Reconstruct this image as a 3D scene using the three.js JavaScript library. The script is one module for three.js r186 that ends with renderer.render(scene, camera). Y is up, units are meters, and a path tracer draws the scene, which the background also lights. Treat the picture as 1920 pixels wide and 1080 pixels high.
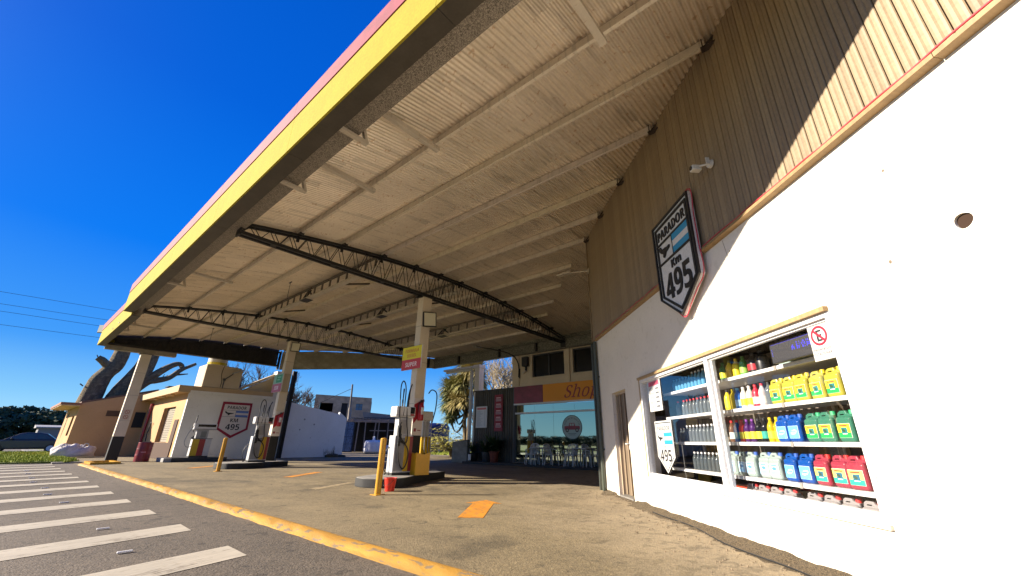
import * as THREE from 'three';
import { RoundedBoxGeometry } from 'three/addons/geometries/RoundedBoxGeometry.js';
import { mergeGeometries } from 'three/addons/utils/BufferGeometryUtils.js';
import { FontLoader } from 'three/addons/loaders/FontLoader.js';
import { TextGeometry } from 'three/addons/geometries/TextGeometry.js';

// ---------------------------------------------------------------- camera, sky, sun, exposure
const scene = new THREE.Scene();
const D2R = Math.PI / 180;
const camera = new THREE.PerspectiveCamera(71.48, 16 / 9, 0.05, 3000);
camera.position.set(0, 1.05, 0);
camera.rotation.order = 'YXZ';
camera.rotation.set(21.04 * D2R, 39.64 * D2R, 0.48 * D2R);
const renderer = new THREE.WebGLRenderer({ antialias: true });
renderer.toneMapping = THREE.LinearToneMapping;
renderer.toneMappingExposure = 2.9;
renderer.shadowMap.enabled = true;
const SUN = new THREE.Vector3(-0.661, 0.414, 0.627).normalize();
{
  const W = 512, H = 256, d = new Float32Array(W * H * 4);
  const stops = [[0, .17, .29, .38], [4, .085, .21, .34], [9, .02, .12, .335], [20, .001, .07, .32], [38, .0003, .043, .25], [60, .0003, .033, .20], [90, .0003, .028, .17]];
  for (let j = 0; j < H; j++) {
    const el = ((j + .5) / H - .5) * 180;
    for (let i = 0; i < W; i++) {
      let c;
      if (el < 0) c = [.12, .11, .095];
      else {
        let k = 0; while (k < stops.length - 2 && el > stops[k + 1][0]) k++;
        const a = stops[k], b = stops[k + 1], t = Math.min(1, (el - a[0]) / (b[0] - a[0]));
        c = [1, 2, 3].map((q) => a[q] + (b[q] - a[q]) * t);
        const az = ((i + .5) / W - .5) * 2 * Math.PI, ce = Math.cos(el * D2R);
        const dot = ce * Math.cos(az) * SUN.x + Math.sin(el * D2R) * SUN.y + ce * Math.sin(az) * SUN.z;
        const g = Math.pow(Math.max(0, dot), 40) * .6 + Math.pow(Math.max(0, dot), 12) * .03;
        c = [c[0] + g, c[1] + g * .95, c[2] + g * .85];
      }
      const o = (j * W + i) * 4; d[o] = c[0]; d[o + 1] = c[1]; d[o + 2] = c[2]; d[o + 3] = 1;
    }
  }
  const sky = new THREE.DataTexture(d, W, H, THREE.RGBAFormat, THREE.FloatType);
  sky.mapping = THREE.EquirectangularReflectionMapping; sky.magFilter = THREE.LinearFilter; sky.minFilter = THREE.LinearFilter;
  sky.wrapS = THREE.RepeatWrapping; sky.needsUpdate = true;
  scene.background = sky; scene.environment = sky;
}
const sun = new THREE.DirectionalLight(new THREE.Color().setRGB(1, .89, .74), 4.6);
sun.position.copy(SUN).multiplyScalar(120).add(new THREE.Vector3(-14, 0, -8)); sun.target.position.set(-14, 0, -8);
sun.castShadow = true; sun.shadow.mapSize.set(4096, 4096);
Object.assign(sun.shadow.camera, { left: -60, right: 60, top: 40, bottom: -40, near: 1, far: 300 });
scene.add(sun, sun.target);

// ---------------------------------------------------------------- helpers
let seed = 12345;
const rnd = () => { seed = (seed * 1664525 + 1013904223) >>> 0; return seed / 4294967296; };
const rr = (a, b) => a + (b - a) * rnd();
const V = (x, y, z) => new THREE.Vector3(x, y, z);
const C = (r, g, b) => new THREE.Color().setRGB(r, g, b);
const hash = (x, y) => { let h = Math.imul(x, 374761393) + Math.imul(y, 668265263); h = Math.imul(h ^ (h >>> 13), 1274126177); return ((h ^ (h >>> 16)) >>> 0) / 4294967296; };
function vn(x, y, p) {                                   // value noise, period p lattice cells (0: none)
  let xi = Math.floor(x), yi = Math.floor(y); const fx = x - xi, fy = y - yi;
  const u = fx * fx * (3 - 2 * fx), v = fy * fy * (3 - 2 * fy);
  let x1 = xi + 1, y1 = yi + 1;
  if (p) { xi = ((xi % p) + p) % p; x1 = ((x1 % p) + p) % p; yi = ((yi % p) + p) % p; y1 = ((y1 % p) + p) % p; }
  const a = hash(xi, yi), b = hash(x1, yi), c = hash(xi, y1), d = hash(x1, y1);
  return a + (b - a) * u + (c - a) * v + (a - b - c + d) * u * v;
}
const fbm = (x, y, o, p = 0) => { let s = 0, a = .5, n = 0; for (let i = 0; i < o; i++) { s += a * vn(x, y, p); n += a; a *= .5; x = x * 2 + 17; y = y * 2 + 31; p *= 2; } return s / n; };
const sm = (a, b, x) => { const t = Math.min(1, Math.max(0, (x - a) / (b - a))); return t * t * (3 - 2 * t); };
function dataTex(w, h, fn, srgb = true) {                // fn(u, v) -> [r, g, b] in 0..1 (sRGB values when srgb)
  const d = new Uint8Array(w * h * 4);
  for (let j = 0; j < h; j++) for (let i = 0; i < w; i++) {
    const c = fn((i + .5) / w, (j + .5) / h), o = (j * w + i) * 4;
    d[o] = Math.max(0, Math.min(255, c[0] * 255)); d[o + 1] = Math.max(0, Math.min(255, c[1] * 255)); d[o + 2] = Math.max(0, Math.min(255, c[2] * 255)); d[o + 3] = 255;
  }
  const t = new THREE.DataTexture(d, w, h); t.wrapS = t.wrapT = THREE.RepeatWrapping; t.magFilter = THREE.LinearFilter; t.minFilter = THREE.LinearMipmapLinearFilter; t.generateMipmaps = true;
  if (srgb) t.colorSpace = THREE.SRGBColorSpace; t.needsUpdate = true; return t;
}
const tile = {};
const g3 = (v) => [v, v, v];
tile.fine = dataTex(512, 512, (u, v) => g3(.86 + .14 * fbm(u * 64, v * 64, 3, 64) * .9 + .04 * fbm(u * 8, v * 8, 2, 8)));
tile.blotch = dataTex(512, 512, (u, v) => { const a = fbm(u * 6, v * 6, 5, 6), b = fbm(u * 90, v * 90, 2, 90); return g3(.74 + .3 * a + .1 * (b - .5)); });
tile.plaster = dataTex(512, 512, (u, v) => { const a = fbm(u * 4, v * 4, 4, 4), b = fbm(u * 120, v * 120, 2, 120), s = .3 * sm(.74, .82, fbm(u * 30 + 5, v * 30, 2, 30)); return [.93 + .07 * a + .03 * (b - .5) - .1 * s, .93 + .07 * a + .03 * (b - .5) - .11 * s, .92 + .07 * a + .03 * (b - .5) - .14 * s]; });
tile.streak = dataTex(512, 512, (u, v) => { const a = fbm(u * 60, v * 3, 3, 0), b = fbm(u * 6, v * 5, 3, 6); return g3(.78 + .16 * a + .12 * b); });
tile.speckle = dataTex(512, 512, (u, v) => { const a = fbm(u * 70, v * 70, 2, 70), b = fbm(u * 9, v * 9, 3, 9); return g3(.5 + .42 * sm(.3, .72, a) + .14 * (b - .5)); });
tile.rust = dataTex(512, 512, (u, v) => { const a = fbm(u * 10, v * 10, 5, 10), s = sm(.63, .7, fbm(u * 24, v * 24, 3, 24)), b = fbm(u * 100, v * 100, 2, 100); const k = .8 + .2 * a + .06 * (b - .5); return [k * (1 - .28 * s), k * (1 - .45 * s), k * (1 - .6 * s)]; });
tile.sheet = dataTex(512, 1024, (u, v) => { const a = fbm(u * 7, v * 3, 4, 0), s = sm(.74, .82, fbm(u * 40, v * 60, 3, 0)) * .5, l = sm(.6, .75, fbm(u * 40, v * 2.5, 3, 0)) * .08, b = fbm(u * 60, v * 120, 2, 0); const k = .90 + .10 * a + .05 * (b - .5) - l; return [k * (1 - .2 * s), k * (1 - .32 * s), k * (1 - .44 * s)]; });
tile.bark = dataTex(256, 512, (u, v) => { const a = fbm(u * 14, v * 5, 4, 0), s = sm(.5, .62, fbm(u * 5 + 3, v * 7, 3, 0)); return [.55 + .35 * a + .1 * s, .52 + .35 * a + .1 * s, .46 + .34 * a + .08 * s]; });
tile.bump = dataTex(512, 512, (u, v) => g3(fbm(u * 50, v * 50, 4, 50)), false);
const mats = {};
function surf(r, g, b, o = {}) {                         // base colour (linear), o: rough, metal, tex, size (metres per tile), bump
  const m = new THREE.MeshPhysicalMaterial({ color: C(r, g, b), roughness: o.rough ?? .75, metalness: o.metal ?? 0, side: o.side ?? THREE.FrontSide });
  if (o.tex !== 0) {
    m.map = tileFor(o.tex ?? 'fine', o.size ?? 1.3);
  }
  if (o.bump) { m.bumpMap = tileFor('bump', o.bsize ?? .5); m.bumpScale = o.bump; }
  if (o.coat) { m.clearcoat = o.coat; m.clearcoatRoughness = .12; }
  return m;
}
const tcache = {};
function tileFor(k, s) { const id = k + s; if (!tcache[id]) { const t = tile[k].clone(); t.repeat.set(1 / s, 1 / s); t.needsUpdate = true; tcache[id] = t; } return tcache[id]; }
const flat = (r, g, b, o = {}) => surf(r, g, b, { tex: 0, ...o });
function metreUV(g) {                                    // uv in metres from the dominant side of each face
  const p = g.attributes.position, n = g.attributes.normal, uv = new Float32Array(p.count * 2);
  for (let i = 0; i < p.count; i++) {
    const ax = Math.abs(n.getX(i)), ay = Math.abs(n.getY(i)), az = Math.abs(n.getZ(i));
    if (ay > ax && ay > az) { uv[i * 2] = p.getX(i); uv[i * 2 + 1] = p.getZ(i); }
    else if (ax > az) { uv[i * 2] = p.getZ(i); uv[i * 2 + 1] = p.getY(i); }
    else { uv[i * 2] = p.getX(i); uv[i * 2 + 1] = p.getY(i); }
  }
  g.setAttribute('uv', new THREE.BufferAttribute(uv, 2)); return g;
}
function join(gs) {
  if (!Array.isArray(gs)) return gs;
  if (gs.length === 1) return gs[0];
  gs = gs.map((g) => { const q = g.index ? g.toNonIndexed() : g; for (const k of Object.keys(q.attributes)) if (!['position', 'normal', 'uv'].includes(k)) q.deleteAttribute(k); return q; });
  return mergeGeometries(gs);
}
const names = {};
const numbered = (n) => { const k = names[n] = (names[n] ?? -1) + 1; return k ? n + '_' + String(k).padStart(3, '0') : n; };
function mesh(name, gs, m, parent, keep) {
  const g = join(gs); if (!keep && m.map) metreUV(g);
  const o = new THREE.Mesh(g, m); o.castShadow = o.receiveShadow = true; o.name = parent ? name : numbered(name);
  (parent ?? scene).add(o); return o;
}
function thing(name, label, category, p = [0, 0, 0], turn = 0, group) {
  const o = new THREE.Group(); o.name = numbered(name); o.position.set(...p); o.rotation.y = turn; o.userData = { label, category };
  if (group) o.userData.group = group; scene.add(o); return o;
}
function tag(o, label, category, group) { o.userData = { label, category }; if (group) o.userData.group = group; return o; }
function struct(name, gs, m, keep) { const o = mesh(name, gs, m, null, keep); o.userData = { kind: 'structure' }; return o; }
function B(w, h, d, x = 0, y = 0, z = 0, ry = 0, rx = 0, rz = 0) { const g = new THREE.BoxGeometry(w, h, d); if (rx) g.rotateX(rx); if (rz) g.rotateZ(rz); if (ry) g.rotateY(ry); return g.translate(x, y, z); }
const bb = (x0, x1, y0, y1, z0, z1) => B(x1 - x0, y1 - y0, z1 - z0, (x0 + x1) / 2, (y0 + y1) / 2, (z0 + z1) / 2);
function RB(w, h, d, r, x = 0, y = 0, z = 0, s = 2) { return new RoundedBoxGeometry(w, h, d, s, Math.min(r, w / 2.01, h / 2.01, d / 2.01)).translate(x, y, z); }
function rod(a, b, r, r2 = r, seg = 8) {
  const A = V(...a), E = V(...b), d = E.clone().sub(A), g = new THREE.CylinderGeometry(r2, r, d.length(), seg);
  g.applyQuaternion(new THREE.Quaternion().setFromUnitVectors(V(0, 1, 0), d.normalize())); return g.translate((A.x + E.x) / 2, (A.y + E.y) / 2, (A.z + E.z) / 2);
}
function bar(a, b, w, h) {                               // square bar from a to b; h is its height
  const A = V(...a), E = V(...b), d = E.clone().sub(A), g = new THREE.BoxGeometry(w, h, d.length());
  const m = new THREE.Matrix4().lookAt(A, E, Math.abs(d.y) > .99 * d.length() ? V(1, 0, 0) : V(0, 1, 0)); g.applyMatrix4(m); return g.translate((A.x + E.x) / 2, (A.y + E.y) / 2, (A.z + E.z) / 2);
}
const cyl = (r, h, x, y, z, seg = 16, r2 = r) => new THREE.CylinderGeometry(r2, r, h, seg).translate(x, y + h / 2, z);
const tube = (pts, r, n = 32, s = 6) => new THREE.TubeGeometry(new THREE.CatmullRomCurve3(pts.map((p) => V(...p))), n, r, s);
const shp = (pts) => new THREE.Shape(pts.map((p) => new THREE.Vector2(...p)));
const ext = (s, d, bev = 0) => new THREE.ExtrudeGeometry(Array.isArray(s) ? shp(s) : s, bev ? { depth: d - 2 * bev, bevelEnabled: true, bevelSize: bev, bevelThickness: bev, bevelSegments: 2, bevelOffset: -bev, curveSegments: 10 } : { depth: d, bevelEnabled: false, curveSegments: 12 }).translate(0, 0, bev);
function plan(s, y0, y1, bev = 0) { const g = ext(s, y1 - y0, bev); g.rotateX(-Math.PI / 2); return g.translate(0, y0, 0); }   // shape (x, -z) raised from y0 to y1
const lathe = (pts, seg = 16) => new THREE.LatheGeometry(pts.map((p) => new THREE.Vector2(...p)), seg);
function canvasMat(w, h, draw, o = {}) {
  const c = document.createElement('canvas'); c.width = w; c.height = h; const x = c.getContext('2d'); draw(x, w, h);
  const t = new THREE.CanvasTexture(c); t.colorSpace = THREE.SRGBColorSpace; t.anisotropy = 8;
  return new THREE.MeshPhysicalMaterial({ map: t, roughness: o.rough ?? .5, metalness: 0 });
}
const face = (w, h, x = 0, y = 0, z = 0, ry = 0) => { const g = new THREE.PlaneGeometry(w, h); if (ry) g.rotateY(ry); return g.translate(x, y, z); };
class Acc {                                              // many thin rods or blades in one mesh
  constructor() { this.p = []; this.n = []; this.i = []; this.u = []; }
  rod(a, b, r1, r2, seg = 4) {
    const d = b.clone().sub(a).normalize(), s = Math.abs(d.y) > .9 ? V(1, 0, 0) : V(0, 1, 0), e = s.clone().cross(d).normalize(), f = d.clone().cross(e), o = this.p.length / 3;
    const L = a.distanceTo(b);
    for (let k = 0; k <= seg; k++) {
      const t = k / seg * 2 * Math.PI, c = Math.cos(t), q = Math.sin(t), nx = e.x * c + f.x * q, ny = e.y * c + f.y * q, nz = e.z * c + f.z * q;
      this.p.push(a.x + nx * r1, a.y + ny * r1, a.z + nz * r1, b.x + nx * r2, b.y + ny * r2, b.z + nz * r2); this.n.push(nx, ny, nz, nx, ny, nz); this.u.push(k / seg * r1 * 6, 0, k / seg * r1 * 6, L);
    }
    for (let k = 0; k < seg; k++) { const q = o + k * 2; this.i.push(q, q + 2, q + 1, q + 1, q + 2, q + 3); }
  }
  quad(a, b, c, d) {
    const n = b.clone().sub(a).cross(d.clone().sub(a)).normalize(), o = this.p.length / 3;
    for (const q of [a, b, c, d]) { this.p.push(q.x, q.y, q.z); this.n.push(n.x, n.y, n.z); this.u.push(0, 0); }
    this.i.push(o, o + 1, o + 2, o, o + 2, o + 3);
  }
  blade(a, dir, len, w, droop) {                         // sword leaf in three pieces that bends down
    let p = a.clone(), d = dir.clone().normalize(); const side = d.clone().cross(V(0, 1, 0)).normalize(); if (side.lengthSq() < .1) side.set(1, 0, 0);
    const ws = [w * .6, w, w * .7, .002]; let l = p.clone().addScaledVector(side, -ws[0] / 2), r = p.clone().addScaledVector(side, ws[0] / 2);
    for (let k = 1; k < 4; k++) {
      p = p.clone().addScaledVector(d, len / 3); d.y -= droop; d.normalize();
      const l2 = p.clone().addScaledVector(side, -ws[k] / 2), r2 = p.clone().addScaledVector(side, ws[k] / 2);
      this.quad(l, r, r2, l2); l = l2; r = r2;
    }
  }
  geo() { const g = new THREE.BufferGeometry(); g.setAttribute('position', new THREE.Float32BufferAttribute(this.p, 3)); g.setAttribute('normal', new THREE.Float32BufferAttribute(this.n, 3)); g.setAttribute('uv', new THREE.Float32BufferAttribute(this.u, 2)); g.setIndex(this.i); return g; }
}
const font = await new FontLoader().loadAsync('fonts/droid/droid_sans_bold.typeface.json');
function text(str, h, depth, sx, x, y, z) {              // raised letters, sx wide and h high, centred on x
  const g = new TextGeometry(str, { font, size: h / .72 * .72 / .71, depth, curveSegments: 5, bevelEnabled: false }); g.computeBoundingBox();
  const b = g.boundingBox; g.translate(-(b.min.x + b.max.x) / 2, -b.min.y, 0); g.scale(sx / (b.max.x - b.min.x), h / (b.max.y - b.min.y), 1); return g.translate(x, y, z);
}
const ord = ['first', 'second', 'third', 'fourth', 'fifth', 'sixth', 'seventh', 'eighth', 'ninth', 'tenth', 'eleventh', 'twelfth'];

// the oblique wall: s runs along it away from the camera, local x = -s, local z = out of the wall
const WT = -45.41 * D2R, WN = V(Math.sin(WT), 0, Math.cos(WT)), WR = V(Math.cos(WT), 0, -Math.sin(WT));
const WO = WN.clone().multiplyScalar(-3.1);
const onWall = (s, y, off = 0) => { const p = WO.clone().addScaledVector(WR, -s).addScaledVector(WN, off); return [p.x, y, p.z]; };
const wallZ = (x) => { const s = -(x - WO.x) / WR.x; return WO.z + WR.z * -s; };   // z of the wall plane at x
const roofY = (z) => 6.68 - .0135 * (z + 9.3) ** 2;

// ---------------------------------------------------------------- ground, road, kerb, markings
const M = {
  white: surf(.78, .72, .63, { tex: 'plaster', size: 2.6, rough: .85, bump: .0025, bsize: .7 }),
  cream: surf(.70, .58, .42, { tex: 'plaster', size: 2.2, rough: .85, bump: .002 }),
  tan: surf(.50, .29, .125, { tex: 'plaster', size: 2.4, rough: .85, bump: .002 }),
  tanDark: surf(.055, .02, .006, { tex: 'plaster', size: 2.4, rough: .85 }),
  yellow: surf(.37, .30, .014, { tex: 'fine', size: 1.5, rough: .95 }),
  paintY: surf(.60, .30, .008, { tex: 'fine', size: .6, rough: .42 }),
  red: surf(.29, .042, .07, { tex: 'blotch', size: 1.2, rough: .8 }),
  black: surf(.018, .018, .018, { tex: 'fine', rough: .55 }),
  blackSteel: surf(.02, .02, .021, { tex: 'fine', rough: .5, metal: .2 }),
  galv: surf(.42, .40, .36, { tex: 'speckle', size: .5, rough: .5, metal: .35 }),
  steel: surf(.58, .52, .43, { tex: 'sheet', size: 1.6, rough: .5, metal: .25 }),
  whiteMetal: surf(.78, .77, .74, { tex: 'fine', rough: .5 }),
  alu: surf(.80, .80, .79, { tex: 'fine', rough: .55, metal: .1 }),
  grey: surf(.36, .36, .36, { tex: 'fine', rough: .45 }),
  darkGrey: surf(.07, .07, .072, { tex: 'fine', rough: .5 }),
  concrete: surf(.27, .25, .22, { tex: 'blotch', size: 1.1, rough: .9, bump: .003 }),
  rubber: flat(.012, .012, .012, { rough: .5 }),
  dark: flat(.012, .011, .01, { rough: .8 }),
  glass: new THREE.MeshPhysicalMaterial({ color: C(1, 1, 1), roughness: 0, transmission: 1, thickness: 0, ior: 1.45 }),
  mirror: new THREE.MeshPhysicalMaterial({ color: C(.30, .36, .30), roughness: .025, metalness: 1 }),
  darkGlass: flat(.006, .007, .008, { rough: .18 }),
};
const srgb = (l) => (l <= .0031308 ? l * 12.92 : 1.055 * Math.pow(l, 1 / 2.4) - .055);
function yardColour(x, z) {                              // dusty asphalt of the forecourt, world metres
  const a = fbm(x * .35 + 3, z * .35, 4), b = fbm(x * 1.9, z * 1.9, 4), g = fbm(x * 38, z * 38, 2), h = vn(x * 110, z * 110, 0);
  const st = fbm(x * .5 + 40, z * 2.2, 3), st2 = fbm(x * 3.1 + z * .7, z * .5 - x * .2, 3);
  const s = WO.clone().set(x, 0, z).dot(WN) + 3.1;      // metres from the oblique wall
  const sand = sm(3.0 + 2.4 * (b - .5) + 2 * (a - .5), .3, s) * sm(9.8, 8.2, -x + z * 0 + 1.5 * (b - .5));
  let v = .125 + .07 * (a - .5) + .05 * (b - .5) + .05 * (st - .5) + .02 * (st2 - .5);
  v += (g - .5) * .07 + (h - .5) * .06;
  const oil = sm(.66, .78, fbm(x * .9 + 11, z * .9 + 7, 3)) * .35 + sm(.77, .8, fbm(x * 6.3, z * 6.3 + 9, 2)) * .3;
  v *= 1 - oil;
  const ck = Math.abs(fbm(x * .8 + 60, z * .8 + 13, 4) - .5), ck2 = fbm(x * .4 + 5, z * .4, 2); v *= 1 - .5 * sm(.006, .002, ck) * sm(.5, .6, ck2);
  const drip = sm(2.2, .4, Math.hypot((x + 8.6) * .9, z + 7.6)) * sm(.48, .66, fbm(x * 2.6, z * 2.6 + 50, 4)); v *= 1 - .4 * drip;
  const ty = Math.abs(fbm(x * .12 + 2, z * .9 + .2 * Math.sin(x * .35), 2) - .5); v *= 1 - .16 * sm(.05, .01, ty) * (.4 + .6 * b);
  const c = [v * 1.5, v * 1.15, v * .60];
  const k = sand * .75, sc = .235 + .1 * (b - .5) + .07 * (g - .5) + .07 * (h - .5) - .09 * sm(.6, .72, fbm(x * 9, z * 9, 2));
  return [srgb(c[0] + (sc * 1.12 - c[0]) * k), srgb(c[1] + (sc * .88 - c[1]) * k), srgb(c[2] + (sc * .56 - c[2]) * k)];
}
function roadColour(x, z) {
  const a = fbm(x * .4 + 9, z * .8, 4), b = fbm(x * 2.3, z * 2.3, 3), g = fbm(x * 42, z * 42, 2), h = vn(x * 120, z * 120, 0), st = fbm(x * .35, z * 3 + 5, 3);
  let v = .118 + .05 * (a - .5) + .035 * (b - .5) + .03 * (st - .5) + (g - .5) * .085 + (h - .5) * .085;
  v *= 1 - .4 * sm(.74, .8, fbm(x * 8 + 2, z * 8, 2));
  return [srgb(v * .86), srgb(v * .68), srgb(v * .48)];
}
function sheet(name, x0, x1, z0, z1, y, w, h, fn, bump, parent) {
  const g = new THREE.PlaneGeometry(x1 - x0, z1 - z0); g.rotateX(-Math.PI / 2); g.translate((x0 + x1) / 2, y, (z0 + z1) / 2);
  const t = dataTex(w, h, (u, v) => fn(x0 + u * (x1 - x0), z1 - v * (z1 - z0))); t.wrapS = t.wrapT = THREE.ClampToEdgeWrapping;
  const m = new THREE.MeshPhysicalMaterial({ map: t, roughness: .88 });
  if (bump) { const bt = tile.bump.clone(); bt.repeat.set((x1 - x0) / .6, (z1 - z0) / .6); bt.needsUpdate = true; m.bumpMap = bt; m.bumpScale = bump; }
  const o = new THREE.Mesh(g, m); o.receiveShadow = true; o.name = parent ? name : numbered(name); (parent ?? scene).add(o); if (!parent) o.userData = { kind: 'structure' }; return o;
}
{
  const m = new THREE.MeshPhysicalMaterial({ map: dataTex(512, 512, (u, v) => { const a = fbm(u * 12, v * 12, 5, 12); return [.36 + .2 * a, .37 + .2 * a, .2 + .12 * a]; }), roughness: 1 }); m.map.repeat.set(40, 40);
  const g = new THREE.PlaneGeometry(3000, 3000); g.rotateX(-Math.PI / 2); g.translate(0, -.016, 0); struct('ground', g, m, true);
}
sheet('forecourt', -60, 10, -44, -2.6, -.004, 2048, 1024, yardColour, .006);
sheet('forecourt_apron', -12, 3, -11, -2.6, 0, 2048, 1280, yardColour, .007);
const road = sheet('road', -120, 40, -2.6, 9, -.004, 2048, 512, roadColour, .006);
const lane = sheet('road_surface', -15, 4, -2.6, 2, 0, 2048, 720, roadColour, .008);
lane.userData.kind = 'structure';
const worn = dataTex(512, 256, (u, v) => { const a = fbm(u * 9, v * 4, 4), b = fbm(u * 60, v * 26, 3), k = sm(.62, .72, b * .6 + a * .4), t = .86 + .1 * (fbm(u * 30, v * 14, 3) - .5) - .08 * fbm(u * 5, v * 3, 2); return [t * (1 - .42 * k), t * .97 * (1 - .45 * k), t * .9 * (1 - .48 * k)]; });
const paintW = new THREE.MeshPhysicalMaterial({ map: worn, color: C(.62, .59, .54), roughness: .8 });
for (let k = 0; k < 14; k++) {                           // zebra stripes, slightly skew to the kerb
  const xr = -4.87 - 1.79 * k, w = .57, z0 = -1.90 + .03 * Math.sin(k * 3.1), zl = 4.6, sk = .235, n = 8, p = [], u = [], idx = [];
  for (let i = 0; i <= n; i++) for (let q = 0; q < 2; q++) {
    const z = z0 + (zl - 0) * i / n, j = (hash(i * 7 + q, k) - .5) * .02, x = xr - q * w + (z - z0) * sk + j;
    p.push(x, .004, z + (i === 0 ? (q ? -.0 : .02) + j : 0)); u.push(q, (z - z0) / 2.3);
  }
  for (let i = 0; i < n; i++) { const o = i * 2; idx.push(o, o + 1, o + 2, o + 1, o + 3, o + 2); }
  const g = new THREE.BufferGeometry(); g.setAttribute('position', new THREE.Float32BufferAttribute(p, 3)); g.setAttribute('uv', new THREE.Float32BufferAttribute(u, 2)); g.setIndex(idx); g.computeVertexNormals();
  if (g.attributes.normal.getY(0) < 0) { for (let i = 0; i < idx.length; i += 3) [idx[i + 1], idx[i + 2]] = [idx[i + 2], idx[i + 1]]; g.setIndex(idx); g.computeVertexNormals(); }
  mesh('zebra_stripe', g, paintW, lane, true);
}
{
  const studs = [[-5.86, -1.14], [-7.5, -1.18], [-9.3, -1.5], [-10.95, -1.1], [-12.7, -1.0], [-14.33, -1.05], [-16.4, -.96], [-18.1, -1.0], [-20.2, -1.0], [-22.2, -1.03]];
  studs.forEach(([x, z], i) => { if (i === 2) return; const o = mesh('road_stud', RB(.03, .018, .12, .007, x, .013, z), M.whiteMetal); o.rotation.y = 0; tag(o, `small white road stud lying ${ord[i < 2 ? i : i - 1]} from the front between zebra stripes`, 'road stud', 'studs along the zebra crossing'); });
}
// rounded yellow kerb strip between road and forecourt
{
  const n = 220, prof = [[.13, 0], [.118, .03], [.075, .06], [0, .072], [-.07, .055], [-.12, .02], [-.14, 0]], p = [], idx = [], u = [];
  for (let i = 0; i <= n; i++) {
    const x = -25.8 + i / n * 31; 
    prof.forEach(([dz, y], q) => { const e = (fbm(x * 4 + q * 9, q * 3, 3) - .5), ch = q === 1 || q === 2 ? sm(.6, .75, fbm(x * 7 + 4, q * 2, 3)) * .035 : 0; p.push(x, Math.max(0, y + e * .02 * (y > 0 ? 1 : 0) - ch), -2.72 + dz + e * .05); u.push(x, q * .08); });
  }
  const m = prof.length; for (let i = 0; i < n; i++) for (let q = 0; q < m - 1; q++) { const a = i * m + q; idx.push(a, a + 1, a + m, a + 1, a + m + 1, a + m); }
  const g = new THREE.BufferGeometry(); g.setAttribute('position', new THREE.Float32BufferAttribute(p, 3)); g.setAttribute('uv', new THREE.Float32BufferAttribute(u, 2)); g.setIndex(idx); g.computeVertexNormals(); if (g.attributes.normal.getY(3) < 0) { for (let i = 0; i < idx.length; i += 3) [idx[i + 1], idx[i + 2]] = [idx[i + 2], idx[i + 1]]; g.setIndex(idx); g.computeVertexNormals(); }
  const t = dataTex(1024, 128, (a, v) => { const f = fbm(a * 62, v * 3, 4), c = sm(.62, .7, fbm(a * 260, v * 12, 3)), k = .85 + .3 * (f - .5); return [.82 * k + (.50 - .82 * k) * c, .60 * k + (.42 - .60 * k) * c, .17 * k + (.31 - .17 * k) * c]; }); t.repeat.set(1 / 31, 1 / .56);
  const o = mesh('kerb', g, new THREE.MeshPhysicalMaterial({ map: t, roughness: .7, bumpMap: tileFor('bump', .3), bumpScale: .008 }), null, true); o.userData = { kind: 'structure' };
  const k2 = mesh('kerb_return', [B(1.9, .09, .16, -26.75, .045, -3.03), B(1.9, .09, .16, -26.9, .045, -3.86), B(.16, .088, .99, -25.9, .044, -3.44), B(.16, .088, .67, -27.77, .044, -3.445)], M.paintY); k2.userData = { kind: 'structure' };
}
// painted arrow and dashes on the forecourt
{
  const ga = new THREE.ShapeGeometry(shp([[-.19, 0], [.19, 0], [.19, 1.5], [.34, 1.5], [0, 1.95], [-.34, 1.5], [-.19, 1.5]])); ga.rotateX(-Math.PI / 2);
  const wornY = new THREE.MeshPhysicalMaterial({ map: dataTex(256, 256, (u, v) => { const c = sm(.6, .74, fbm(u * 22, v * 22, 4)), k = .9 + .2 * (fbm(u * 6, v * 6, 3) - .5); return [.86 * k * (1 - .22 * c), .56 * k * (1 - .14 * c), .13 * k + .12 * c]; }), roughness: .7 });
  const o = mesh('painted_arrow', ga.clone(), wornY, null, true); o.position.set(-4.74, .004, -4.8); o.rotation.y = 36 * D2R; o.userData = { kind: 'structure' };
  for (const [x, z, dx, dz, w] of [[-13.75, -6.0, -1.45, -1.7, .28], [-20.5, -5.2, -1.4, -1.4, .3]]) {
    const L = Math.hypot(dx, dz), nx = -dz / L * w / 2, nz = dx / L * w / 2, g = new THREE.ShapeGeometry(shp([[x + nx, -(z + nz)], [x + dx + nx, -(z + dz + nz)], [x + dx - nx, -(z + dz - nz)], [x - nx, -(z - nz)]])); g.rotateX(-Math.PI / 2);
    const q = mesh('painted_dash', g, wornY, null, true); q.position.y = .001; q.userData = { kind: 'structure' };
  }
  { const g = new THREE.ShapeGeometry(shp([[-9.9, 5.0], [-10.15, 4.95], [-10.95, 6.4], [-10.7, 6.45]])); g.rotateX(-Math.PI / 2); const q = mesh('faded_dash', g, new THREE.MeshPhysicalMaterial({ roughness: .85, map: dataTex(256, 256, (u, v) => { const c = sm(.42, .62, fbm(u * 9, v * 9, 4)); return [.50 + .13 * c, .44 + .12 * c, .33 + .09 * c]; }) }), null, false); q.position.y = .004; q.userData = { kind: 'structure' }; }
}
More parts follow.
